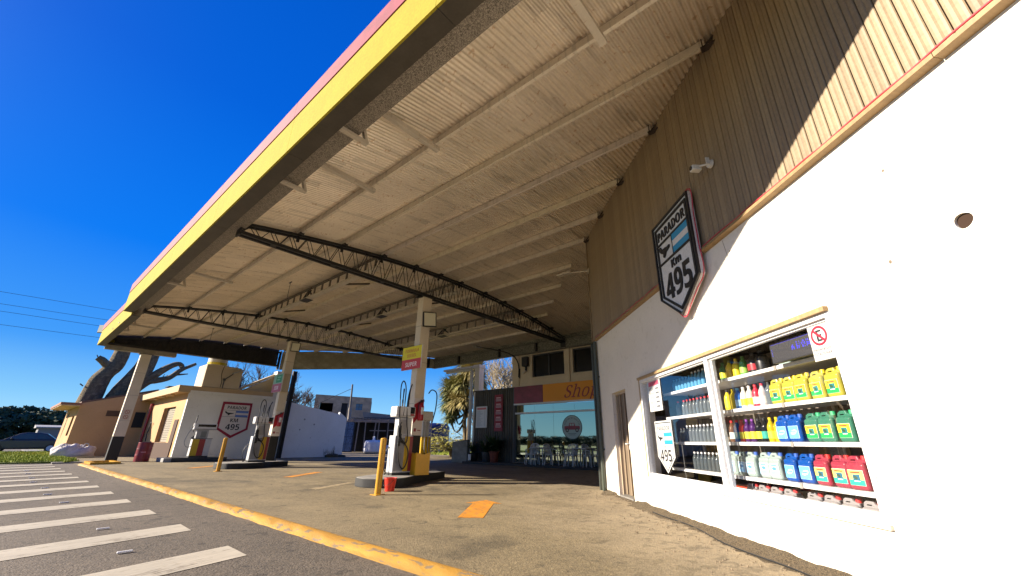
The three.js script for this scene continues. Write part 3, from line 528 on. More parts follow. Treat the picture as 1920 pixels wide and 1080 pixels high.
  tag(mesh('wall_bracket', [rod([-12.9, 4.42, SZ + .01], [-12.62, 4.46, SZ + .16], .035), B(.14, .08, .06, -12.9, 4.42, SZ + .03)], M.steel), 'short pipe stub on the cream wall below the black box', 'pipe');
  const la = thing('area_lamp', 'street lamp on a bent black arm beside the cream shop wall', 'lamp', [-13.2, 4.3, SZ]);
  mesh('arm', tube([[0, -.1, .06], [0, .6, .1], [-.12, 1.0, .4], [-.7, 1.25, 1.2], [-1.1, 1.32, 1.7]], .03, 40, 8), M.black, la, true); mesh('lamp_head', [RB(.22, .07, .55, .03, -1.2, 1.33, 1.95)], M.galv, la); mesh('wall_plate', B(.12, .5, .03, 0, .1, .02), M.black, la);
  la.children[1].rotation.y = 0;
  // dark ribbed wing
  const wing = thing('clad_wing', 'dark brown ribbed metal wing left of the mirrored shop glazing', 'building', [-15, 0, SZ]);
  const wm = [[.075, .062, .045], [.067, .055, .04], [.083, .07, .05]].map((c) => surf(...c, { tex: 'streak', size: 1.3, rough: .55 }));
  mesh('core', bb(-1.4, 1.48, 0, 3.66, -3, -.04), wm[1], wing);
  const wb = ext([[-.078, -.03], [-.078, -.01], [-.06, .012], [.06, .012], [.078, -.01], [.078, -.03]], 3.6); wb.rotateX(-Math.PI / 2); wb.scale(1, 1, -1);
  for (let k = 0; k < 18; k++) { const o = mesh('ribbed_board', metreUV(ext([[-.078, -.03], [-.06, .012], [.06, .012], [.078, -.03]], 3.6).rotateX(Math.PI / 2).translate(0, 3.66, 0)), wm[k % 3], wing, true); o.position.set(-1.32 + k * .16, 0, -.012); }
  mesh('coping', bb(-1.45, 1.49, 3.66, 3.72, -3.02, .04), wm[0], wing);
  mesh('corner_post', bb(1.44, 1.53, .1, 3.72, -.03, .05), M.darkGrey, wing);
  // boards on the wing
  const pb = thing('menu_board', 'white printed price list board on the dark ribbed wing', 'sign', [-15.78, 1.75, SZ + .03]);
  mesh('board', B(.82, 1.1, .03, 0, .55, .015), M.whiteMetal, pb);
  mesh('print', face(.78, 1.06, 0, .55, .032), canvasMat(256, 348, (c, w, h) => { c.fillStyle = '#d7dbe0'; c.fillRect(0, 0, w, h); c.fillStyle = '#c8787c'; c.fillRect(16, 14, w - 32, 34); c.fillStyle = '#aab2bc'; for (let y = 64; y < 336; y += 11) { c.fillRect(18, y, 60 + hash(y, 3) * 90, 5); c.fillRect(190, y, 42, 5); } }), pb, true);
  const rb = thing('price_totem', 'tall narrow red price board on the dark ribbed wing', 'sign', [-14.55, 1.56, SZ + .03]);
  mesh('board', RB(.58, 1.85, .05, .02, 0, .925, .026), surf(.30, .035, .05, { rough: .4 }), rb);
  mesh('print', face(.54, 1.8, 0, .925, .0525), canvasMat(200, 666, (c, w, h) => { c.fillStyle = '#8f2232'; c.fillRect(0, 0, w, h); c.fillStyle = '#6d1524'; c.fillRect(20, 30, 160, 100); for (let k = 0; k < 5; k++) { const y = 44 + k * 122; c.fillStyle = '#cfa4a8'; c.fillRect(40, y, 118, 20); c.fillStyle = '#b9929a'; c.fillRect(34, y + 30, 134, 46); c.fillStyle = '#7d4a55'; for (let j = 0; j < 4; j++) c.fillRect(46 + j * 30, y + 38, 16, 30); } }), rb, true);
  // white post, gutter pipe, low planter wall
  tag(mesh('white_post', [bb(-16.86, -16.48, 0, 5.1, -17.35, -16.97), bb(-16.92, -16.42, 5.1, 5.28, -17.4, -16.9)], M.white), 'square white masonry post rising behind the dark ribbed wing', 'post');
  tag(mesh('gutter_pipe', [rod([-17.12, 0, -17.0], [-17.12, 4.9, -17.0], .09, .09, 14), tube([[-17.12, 4.88, -17], [-17.14, 5.03, -17], [-17.35, 5.06, -17], [-19.4, 5.08, -17.05]], .08, 30, 10), bb(-19.5, -16.95, 5.13, 5.24, -17.25, -16.85)], surf(.72, .70, .64, { rough: .5 })), 'white gutter and round downpipe beside the square masonry post', 'downpipe');
  tag(mesh('planter_wall', [ext([[0, 0], [1.15, 0], [1.15, 1.12], [0, 1.0]], .18).translate(-17.45, 0, -16.25), ext([[-.02, 1.0], [1.15, 1.12], [1.15, 1.15], [-.02, 1.03]], .22).translate(-17.45, 0, -16.27)], surf(.34, .32, .27, { tex: 'blotch', rough: .85 })), 'low pale masonry wall with sloping top beside the dark wing', 'wall');
}
// potted plants in front of the wing
{
  const lf = [flat(.03, .06, .015, { rough: .5, side: 2 }), flat(.045, .07, .02, { rough: .5, side: 2 })];
  const pot = (label, x, z, r, h, pm, ph, n, wd, card) => {
    const t = thing('potted_plant', label, 'plant', [x, .1, z]); mesh('pot', lathe([[0, 0], [r * .75, 0], [r, h], [r * 1.06, h], [r * 1.06, h - .03]], 18), pm, t); mesh('soil', cyl(r * .9, .01, 0, h - .04, 0), surf(.05, .035, .02, {}), t);
    const a = new Acc(); for (let k = 0; k < n; k++) { const an = rr(0, 6.28), up = rr(.4, 2.2); a.blade(V(rr(-.05, .05), h - .02, rr(-.05, .05)), V(Math.cos(an), up, Math.sin(an)), ph * rr(.6, 1.1), wd, rr(.15, .5)); } mesh('foliage', a.geo(), lf[n % 2], t);
    if (card) mesh('card', B(.2, .28, .01, 0, .2, r + .005), M.whiteMetal, t);
  };
  pot('low spiky potted plant with a white card by the pale masonry wall', -15.9, -16.15, .28, .42, M.black, .75, 90, .05, true);
  pot('tall leafy plant in a brick red pot before the dark wing', -14.5, -16.2, .25, .5, surf(.28, .07, .04, { rough: .8 }), 1.05, 110, .13);
  pot('bushy plant in a dark pot left of the brick red pot', -15.05, -16.22, .24, .45, M.darkGrey, .8, 110, .1);
}
// white plastic chairs and two tables along the glazing
{
  const cm = surf(.62, .62, .60, { rough: .4 });
  function chair(x, z, turn, label) {
    const t = thing('plastic_chair', label, 'chair', [x, .1, z], turn, 'white plastic chairs along the shop glazing');
    mesh('seat', RB(.42, .03, .42, .015, 0, .43, 0), cm, t);
    for (const [a, b] of [[-1, 1], [1, 1], [-1, -1], [1, -1]]) mesh('leg', [rod([a * .23, 0, b * .23], [a * .18, .43, b * .17], .02, .028, 8)], cm, t);
    mesh('back_frame', tube([[-.19, .44, -.19], [-.22, .7, -.24], [-.17, .84, -.27], [0, .88, -.28], [.17, .84, -.27], [.22, .7, -.24], [.19, .44, -.19]], .022, 30, 8), cm, t, true);
    for (let k = -2; k <= 2; k++) mesh('back_slat', bar([k * .065, .45, -.2], [k * .075, .85, -.27], .04, .01), cm, t);
    for (const a of [-1, 1]) mesh('armrest', tube([[a * .2, .43, .17], [a * .25, .62, .16], [a * .26, .65, .0], [a * .22, .68, -.23]], .018, 16, 6), cm, t, true);
  }
  const tb = (x, z, label) => { const t = thing('plastic_table', label, 'table', [x, .1, z]); mesh('table_top', RB(.75, .04, .75, .02, 0, .71, 0), cm, t); for (const [a, b] of [[-1, 1], [1, 1], [-1, -1], [1, -1]]) mesh('leg', rod([a * .33, 0, b * .33], [a * .3, .7, b * .3], .025, .03, 8), cm, t); };
  tb(-11.55, -16.12, 'white plastic table between the left group of chairs at the glazing'); tb(-9.35, -16.1, 'white plastic table among the right group of chairs at the glazing');
  chair(-12.1, -16.1, -1.4, 'leftmost white plastic chair standing at the mirrored shop glazing'); chair(-11.75, -15.75, .2, 'second white plastic chair from the left at the shop glazing'); chair(-10.9, -16.0, 1.5, 'third white plastic chair from the left, right of the first table');
  chair(-9.75, -15.75, .15, 'white plastic chair turned away below the round truck sticker'); chair(-9.95, -16.15, -1.3, 'white plastic chair left of the second table at the glazing'); chair(-8.95, -16.0, 1.4, 'rightmost white plastic chair half hidden by the building corner');
}
// ---------------------------------------------------------------- signs and fittings on the oblique wall
function shieldMat(w, h, top, border, flag, opt = {}) {
  return canvasMat(w, h, (c) => {
    c.fillStyle = opt.bg ?? '#f2f1ee'; c.fillRect(0, 0, w, h);
  });
}
const BIRD = [[-.5, .28], [-.36, .34], [-.3, .2], [-.16, .14], [-.02, .12], [.12, .12], [.3, .08], [.5, .1], [.46, .0], [.3, -.06], [.12, -.1], [.02, -.22], [-.1, -.3], [-.16, -.22], [-.1, -.12], [-.3, -.02], [-.44, .12]];
{
  const s = thing('shield_sign', 'large raised shield sign with black border hung on the brown cladding', 'sign', onWall(5.35, 2.8, .1), WT);
  const out = (k, yb = 0) => [[-.6 + k, .42 + k * .3 + yb], [-.6 + k, 1.73 - k], [.6 - k, 1.73 - k], [.6 - k, .42 + k * .3 + yb], [0, 0 + k * 1.15 + yb]];
  const pl = surf(.82, .81, .79, { rough: .5 });
  mesh('plate', ext(out(0), .06).translate(0, 0, -.05), pl, s);
  mesh('neon_outline', tube([...out(-.022), out(-.022)[0]].flatMap((p, i, a) => (i < a.length - 1 ? [0, .33, .66].map((t) => [p[0] + (a[i + 1][0] - p[0]) * t, p[1] + (a[i + 1][1] - p[1]) * t, -.015]) : [[...p, -.015]])), .009, 120, 6), flat(.5, .05, .08, {}), s, true);
  const ring = (a, b) => { const q = shp(out(a)); q.holes.push(new THREE.Path(out(b).map((p) => new THREE.Vector2(...p)))); return q; };
  mesh('rim', ext(ring(0, .028), .03).translate(0, 0, .01), M.black, s);
  mesh('border', ext(ring(.075, .115), .02).translate(0, 0, .01), M.black, s);
  mesh('divider', [B(1.06, .03, .02, 0, 1.34, .02), B(1.06, .03, .02, 0, .99, .02)], M.black, s);
  const bl = flat(.02, .30, .55, { rough: .4 });
  mesh('flag_bar', B(.52, .105, .012, .255, 1.27, .017), bl, s); mesh('flag_bar', B(.52, .105, .012, .255, 1.06, .017), bl, s); mesh('flag_bar', B(.52, .1, .011, .255, 1.165, .017), pl, s);
  mesh('flag_edge', B(.012, .31, .02, -.008, 1.165, .02), M.black, s);
  mesh('letters', text('PARADOR', .16, .014, .9, 0, 1.405, .01), M.black, s); mesh('bird', ext(BIRD.map(([x, y]) => [x * .34 - .27, y * .36 + 1.17]), .03).translate(0, 0, .01), M.black, s);
  mesh('letters', text('Km', .13, .016, .3, .02, .81, .01), M.black, s); mesh('numerals', text('495', .42, .016, .78, 0, .34, .01), M.black, s);
  const sc = thing('security_camera', 'small white security camera on a bracket high on the cladding', 'camera', onWall(4.28, 4.6, .03), WT);
  mesh('mount', [new THREE.CylinderGeometry(.05, .06, .04, 16).rotateX(Math.PI / 2).translate(.06, 0, .02), rod([.06, 0, .03], [-.02, .02, .12], .014)], M.whiteMetal, sc); mesh('body', [RB(.09, .08, .14, .015, -.08, .02, .14)], M.whiteMetal, sc); mesh('lens', new THREE.CylinderGeometry(.03, .03, .01, 14).rotateX(Math.PI / 2).translate(-.08, .02, .213), M.darkGlass, sc); mesh('side_plate', B(.012, .1, .05, .1, .02, .07), M.whiteMetal, sc);
  // lamp on the cladding edge, pointing over the forecourt
  const la = thing('area_lamp', 'street lamp on a short arm at the far edge of the cladding', 'lamp', onWall(10.25, 5.62, .03), WT);
  mesh('arm', rod([0, 0, 0], [-.45, .12, .42], .025), M.steel, la); mesh('lamp_head', [RB(.2, .08, .2, .03, 0, 0, 0), RB(.17, .06, .36, .03, 0, .01, .25)], M.steel, la); la.children[1].position.set(-.47, .13, .44); la.children[1].rotation.y = -.85; mesh('plate', B(.14, .14, .02), M.steel, la);
  // stickers on the window
  const pr = thing('window_notice', 'white price notice with a red heading stuck in the window corner', 'notice', onWall(6.98, 1.56, -.038), WT);
  mesh('sheet', B(.5, .54, .004, 0, .28, 0), M.whiteMetal, pr);
  mesh('print', face(.49, .53, 0, .28, .003), canvasMat(256, 280, (c, w, h) => { c.fillStyle = '#b4b4b2'; c.fillRect(0, 0, w, h); c.fillStyle = '#b8566c'; c.fillRect(16, 16, w - 32, 40); c.fillStyle = '#b03048'; for (const x of [60, 110, 150, 196]) c.fillRect(x, 28, 16, 18); c.fillStyle = '#5d6066'; c.font = 'bold 34px sans-serif'; ['DIESEL', 'SUPER', 'DIESEL', 'DIESEL', 'PUNTO'].forEach((t, i) => { c.fillStyle = '#5b5e64'; c.fillText(t, 22, 96 + i * 40); c.fillRect(150, 76 + i * 40, 70, 16); }); }), pr, true);
  const sp = thing('window_shield_sticker', 'flat white shield sticker with a blue flag inside the window', 'sticker', onWall(6.80, .6, -.036), WT);
  const so = [[-.31, .24], [-.31, .8], [.31, .8], [.31, .24], [0, 0]]; mesh('sheet', ext(so, .004), M.whiteMetal, sp);
  const pg = new THREE.ShapeGeometry(shp(so)).translate(0, 0, .0055); { const p = pg.attributes.position, u = pg.attributes.uv; for (let i = 0; i < p.count; i++) u.setXY(i, (p.getX(i) + .31) / .62, p.getY(i) / .8); }
  mesh('print', pg, canvasMat(310, 400, (c, w, h) => {
    c.fillStyle = '#b6b6b4'; c.fillRect(0, 0, w, h); c.strokeStyle = '#35383c'; c.lineWidth = 8; c.beginPath(); c.moveTo(16, 16); c.lineTo(294, 16); c.lineTo(294, 272); c.lineTo(155, 382); c.lineTo(16, 272); c.closePath(); c.stroke();
    c.fillStyle = '#3b3f45'; c.font = 'bold 50px sans-serif'; c.textAlign = 'center'; c.fillText('PARADOR', 155, 78, 250); c.fillRect(16, 92, 278, 3); c.fillRect(16, 180, 278, 3); c.fillStyle = '#2288bc'; c.fillRect(150, 96, 144, 28); c.fillRect(150, 152, 144, 28);
    c.fillStyle = '#1c1c1e'; c.beginPath(); BIRD.forEach(([x, y], i) => c[i ? 'lineTo' : 'moveTo'](84 + x * 100, 138 - y * 90)); c.fill(); c.font = 'bold 32px sans-serif'; c.fillStyle = '#3b5f56'; c.fillText('Km', 155, 212); c.fillStyle = '#1c1c1e'; c.font = 'bold 124px sans-serif'; c.fillText('495', 155, 312, 220);
  }), sp, true);
  const np = thing('no_parking_notice', 'white no parking notice with a red ring in the window corner', 'notice', onWall(3.335, 1.765, -.034), WT);
  mesh('sheet', RB(.225, .33, .004, .001, 0, .165, 0), M.whiteMetal, np);
  mesh('print', face(.22, .325, 0, .165, .003), canvasMat(220, 325, (c, w, h) => { c.fillStyle = '#b6b4b1'; c.fillRect(0, 0, w, h); c.strokeStyle = '#6a6a6a'; c.lineWidth = 4; c.strokeRect(8, 8, w - 16, h - 16); c.fillStyle = '#202024'; c.textAlign = 'center'; c.font = 'bold 146px sans-serif'; c.fillText('E', 110, 158); c.strokeStyle = '#b8102c'; c.lineWidth = 22; c.beginPath(); c.arc(110, 106, 80, 0, 7); c.stroke(); c.beginPath(); c.moveTo(54, 50); c.lineTo(166, 162); c.stroke(); c.fillStyle = '#3a3a3e'; c.font = 'bold 34px sans-serif'; c.fillText('PROHIBIDO', 110, 244, 196); c.fillText('ESTACIONAR', 110, 282, 190); }), np, true);
  const led = thing('led_display', 'dark scrolling display panel with blue dots behind the glass', 'display', onWall(3.74, 1.86, -.13), WT);
  mesh('case', B(.68, .215, .05, 0, .108, 0), M.black, led);
  mesh('screen', face(.66, .2, 0, .108, .0265), canvasMat(660, 200, (c, w, h) => { c.fillStyle = '#26262b'; c.fillRect(0, 0, w, h); c.fillStyle = '#3d3d40'; for (let y = 10; y < h; y += 9) c.fillRect(0, y, w, 4); c.fillStyle = '#3a36ff'; for (let x = 10; x < w; x += 14) c.fillRect(x, 8, 6, 6); for (let k = 0; k < 5; k++) for (let a = 0; a < 5; a++) for (let b = 0; b < 7; b++) if (hash(k * 31 + a, b + 4) > .5) c.fillRect(300 + k * 66 + a * 10, 50 + b * 10, 7, 7); for (let y = 60; y < 130; y += 16) c.fillRect(12, y, 6, 6); }), led, true);
}

// ---------------------------------------------------------------- pump islands, pumps, bollards
function island(label, x, near, far) {
  const t = thing('pump_island', label, 'kerb island', [x, 0, 0]), c = new THREE.CatmullRomCurve3([...near, ...far].map(([a, b]) => V(a, 0, b)), true, 'catmullrom', .35), pts = c.getPoints(90);
  const cx = pts.reduce((q, p) => q + p.x, 0) / pts.length, cz = pts.reduce((q, p) => q + p.z, 0) / pts.length, P = (k) => pts.map((p) => [cx + (p.x - cx) * k, -(cz + (p.z - cz) * (1 - (1 - k) * .4))]);
  mesh('kerb_wall', plan(P(1), 0, .19, .012), surf(.03, .03, .028, { tex: 'blotch', size: .8, rough: .8 }), t); mesh('top_slab', plan(P(.95), .19, .202, .002), surf(.30, .28, .25, { tex: 'blotch', size: .9, rough: .8 }), t); return t;
}
const isl = (e) => [[[.62, -5.95], [1.1, -6.2], [1.15, -6.75], [.75, -7.4], [.4, -8 + e * .4], [-.0, -9.1 + e]], [[-.62, -9.12 + e], [-.66, -8.2 + e * .5], [-.5, -7.4], [-.25, -6.6], [.1, -6.05]]];
island('dark edged pump island nearest the camera with a rounded nose', -10.15, ...isl(0));
island('middle pump island with a rounded nose beside the second column', -19.75, [[.2, -5.75], [.85, -5.95], [1.0, -6.6], [.75, -7.3], [.3, -7.8], [.2, -8.45]], [[-.95, -8.45], [-.95, -7.6], [-.8, -6.6], [-.45, -5.9]]);
{
  const t = thing('pump_island', 'flat low pump island with straight ends by the white wall', 'kerb island', [-26.9, 0, -7]);
  mesh('kerb_wall', plan([[-.7, -1.2], [.7, -1.2], [.7, 1.15], [-.7, 1.15]], 0, .19, .015), surf(.06, .06, .058, { tex: 'blotch', rough: .8 }), t); mesh('nose', plan([[-.7, -1.5], [.66, -1.5], [.7, -1.205], [-.7, -1.205]], 0, .185, .01), surf(.36, .35, .33, { tex: 'blotch', rough: .8 }), t);
}
const hoseM = M.rubber;
function nozzle(p, x, y, z, ry = 0) {
  const o = mesh('nozzle', [RB(.05, .16, .06, .02, 0, 0, 0), rod([0, .06, .01], [0, .16, -.06], .016), rod([0, -.02, .03], [0, -.1, .09], .012), B(.03, .08, .02, 0, -.02, .06)], M.black, p); o.position.set(x, y, z); o.rotation.y = ry; return o;
}
function pumpA(label, x, z, turn, sz) {
  const t = thing('fuel_pump', label, 'fuel pump', [x, .2, z], turn);
  const body = surf(.56, .56, .55, { rough: .4 });
  mesh('plinth', B(.34, .06, .8, 0, .03, 0), M.black, t);
  mesh('cabinet', RB(.36, .93, .82, .02, 0, .525, 0), body, t);
  mesh('grey_panel', RB(.012, .82, .4, .004, .184, .52, .18), surf(.24, .235, .23, { rough: .45 }), t); mesh('hatch', RB(.006, .26, .24, .003, .192, .42, .18), surf(.2, .195, .19, { rough: .45 }), t);
  mesh('yellow_panel', RB(.012, .88, .22, .004, .184, .53, -.14), surf(.66, .40, .01, { rough: .35 }), t);
  mesh('red_panel', RB(.012, .88, .14, .004, .184, .53, -.325), surf(.30, .03, .035, { rough: .35 }), t);
  mesh('yellow_end', RB(.3, .86, .012, .004, 0, .53, -.414), surf(.66, .40, .01, { rough: .35 }), t);
  const neck = mesh('neck', RB(.26, .5, .6, .02, 0, 1.22, -.02), surf(.55, .54, .52, { rough: .4 }), t); mesh('neck_panel', RB(.01, .36, .3, .004, .133, 1.22, .08), surf(.40, .38, .35, { rough: .4 }), neck);
  const head = mesh('head', RB(.38, .28, .88, .03, 0, 1.62, .04), surf(.72, .71, .68, { rough: .35 }), t); mesh('display', RB(.012, .17, .2, .004, .19, 1.66, -.26), M.darkGlass, head); mesh('display_label', RB(.012, .06, .18, .004, .19, 1.54, -.26), surf(.45, .1, .08, { rough: .4 }), head); mesh('head_seam', B(.384, .01, .884, 0, 1.52, .04), M.darkGrey, head); for (const q of [.05, .24]) mesh('head_seam', B(.384, .24, .006, 0, 1.62, q), M.grey, head);
  mesh('nozzle_boot', [RB(.06, .3, .16, .02, .2, 1.1, .28), RB(.06, .2, .12, .02, .2, .82, .26)], M.black, t);
  nozzle(t, .25, 1.18, .3); nozzle(t, .25, .86, .26);
  mesh('hose_mast', [rod([.1, 1.74, .18], [.1, 2.25, .17], .012, .03), rod([.1, 1.76, -.1], [.1, 2.05, -.1], .03, .012), rod([.1, 1.5, .18], [.1, 1.95, .18], .03, .03)], M.black, t);
  mesh('hose', tube([[.18, 1.5, .16], [.16, 1.9, .12], [.12, 2.25, .1], [.1, 2.42, .16], [.1, 2.46, .24], [.12, 2.36, .33], [.18, 1.9, .36], [.24, 1.2, .33], [.26, .55, .3], [.27, .24, .16], [.27, .16, .02], [.27, .3, -.12], [.26, .6, -.15], [.25, .78, .02], [.25, .84, .2]], .021, 120, 8), hoseM, t, true);
  mesh('hose', tube([[.12, 1.95, -.1], [.1, 2.3, -.14], [.1, 2.4, -.2], [.1, 2.2, -.1], [.16, 1.8, 0], [.22, 1.3, -.02], [.24, .95, -.08], [.25, .8, -.02], [.25, .9, .18], [.25, 1.1, .28]], .02, 90, 8), hoseM, t, true);
  t.scale.z = sz;
  mesh('hose', tube([[-.1, .7, .43], [-.12, .5, .6], [-.1, .2, .62], [-.05, .05, .5], [0, .03, .6]], .018, 40, 8), hoseM, t, true);
  return t;
}
pumpA('grey and yellow fuel pump with looping hoses beside the red bucket', -9.93, -7.22, -.16, .66);
pumpA('grey and yellow fuel pump on the middle island left of its column', -19.6, -7.15, -.1, .78);
{ const t = thing('fuel_pump', 'yellow fuel pump mostly hidden behind the nearest column', 'fuel pump', [-10.72, .2, -8.62], -.1);
  mesh('cabinet', RB(.4, .95, .34, .02, 0, .5, .02), surf(.66, .40, .01, { rough: .35 }), t); mesh('neck', RB(.26, .5, .26, .02, 0, 1.22, 0), surf(.5, .5, .47, { rough: .4 }), t); mesh('head', RB(.36, .28, .4, .03, 0, 1.6, 0), surf(.68, .66, .6, { rough: .35 }), t);
  mesh('hose', tube([[.12, 1.4, -.2], [.16, 1.9, -.28], [.16, 2.35, -.25], [.12, 2.42, -.1], [.1, 2.3, .0]], .018, 50, 8), hoseM, t, true); for (const q of [-.12, -.02, .1]) mesh('hose', tube([[.2, 1.45, q], [.26, 1.1, q + .02], [.25, .6, q], [.22, .5, q - .05]], .015, 30, 6), M.grey, t, true); }
{
  const t = thing('fuel_pump', 'old pump with yellow, red and white stripes by the white wall', 'fuel pump', [-26.75, .19, -6.95], -.05);
  mesh('plinth', B(.4, .06, .82, 0, .03, 0), M.black, t); mesh('cabinet', RB(.42, .82, .82, .015, 0, .47, 0), surf(.6, .6, .58, { rough: .4 }), t);
  mesh('yellow_panel', RB(.014, .8, .28, .004, .212, .47, .26), surf(.66, .42, .01, { rough: .35 }), t); mesh('red_panel', RB(.014, .8, .26, .004, .212, .47, -.012), surf(.34, .02, .03, { rough: .35 }), t); mesh('white_panel', RB(.014, .8, .26, .004, .212, .47, -.275), surf(.6, .6, .58, { rough: .35 }), t);
  mesh('ledge', B(.46, .025, .88, 0, .895, 0), M.darkGrey, t);
  const n = mesh('neck', RB(.3, .42, .52, .02, 0, 1.11, .05), surf(.42, .42, .41, { rough: .4 }), t); mesh('grille', RB(.012, .3, .24, .004, .152, 1.1, .0), surf(.22, .23, .21, { rough: .5 }), n);
  const h = mesh('head', RB(.42, .32, .98, .03, 0, 1.48, -.02), surf(.7, .69, .66, { rough: .35 }), t); mesh('display', RB(.012, .12, .78, .004, .211, 1.53, -.06), M.darkGlass, h); mesh('head_trim', B(.424, .02, .982, 0, 1.35, -.02), M.darkGrey, h);
  mesh('hose_mast', [rod([.1, 1.2, .46], [.1, 2.0, .44], .018, .012), rod([.1, 1.75, .45], [.1, 2.05, .44], .03, .02)], M.black, t);
  mesh('hose', tube([[.12, 1.95, .45], [.12, 1.5, .5], [.14, 1.1, .66], [.16, .7, .72], [.16, .5, .6], [.17, .5, .45], [.18, .7, .36], [.2, .95, .4]], .016, 80, 8), M.grey, t, true); nozzle(t, .2, .95, .42);
}
{ const t = thing('litter_bin', 'open yellow metal bin standing between pump and column', 'bin', [-9.55, .203, -7.62], -.25), m = surf(.72, .36, .008, { tex: 'fine', size: .5, rough: .35 });
  const w = .2, d = .2, h = .56; for (const [a, b, c, e] of [[w, 0, .012, 2 * d], [-w, 0, .012, 2 * d], [0, d, 2 * w - .012, .012], [0, -d, 2 * w - .012, .012]]) mesh('side', ext([[-(c > .1 ? c : e) / 2, 0], [(c > .1 ? c : e) / 2, 0], [(c > .1 ? c : e) / 2, h - .02 * Math.abs(a)], [.03, h - .05], [-(c > .1 ? c : e) / 2, h]], .012).translate(0, 0, -.006).rotateY(c > .1 ? 0 : Math.PI / 2).translate(a, 0, b), m, t);
  mesh('floor', B(.38, .01, .38, 0, .01, 0), m, t); mesh('bin_liner', [B(.37, .02, .37, 0, .5, 0)], M.black, t); }
const bollard = (x, z, label) => { const t = thing('bollard', label, 'bollard', [x, 0, z], 0, 'yellow bollards at the pump islands'); mesh('post', [cyl(.065, 1.08, 0, .01, 0, 20)], M.paintY, t); mesh('cap', new THREE.SphereGeometry(.064, 18, 8, 0, 6.3, 0, 1.57).scale(1, .35, 1).translate(0, 1.09, 0), M.paintY, t); mesh('base_flange', [B(.22, .012, .22, 0, .006, 0)], M.paintY, t); };
bollard(-8.08, -5.42, 'yellow steel bollard standing next to the red bucket'); bollard(-17.85, -5.37, 'yellow steel bollard in front of the middle pump island');
{ const t = thing('bucket', 'small red plastic bucket beside the nearest yellow bollard', 'bucket', [-8.47, 0, -5.98]), m = flat(.62, .035, .02, { rough: .3, side: 2 });
  mesh('pail', lathe([[0, .004], [.095, .004], [.098, 0], [.1, .01], [.135, .27], [.142, .275], [.142, .262], [.13, .262], [.094, .02], [0, .016]], 28), m, t); mesh('handle', tube([[.14, .25, 0], [.13, .17, .09], [.0, .12, .155], [-.13, .17, .09], [-.14, .25, 0]], .004, 30, 6), M.black, t, true); mesh('lug', [B(.02, .03, .03, .142, .25, 0), B(.02, .03, .03, -.142, .25, 0)], m, t); }
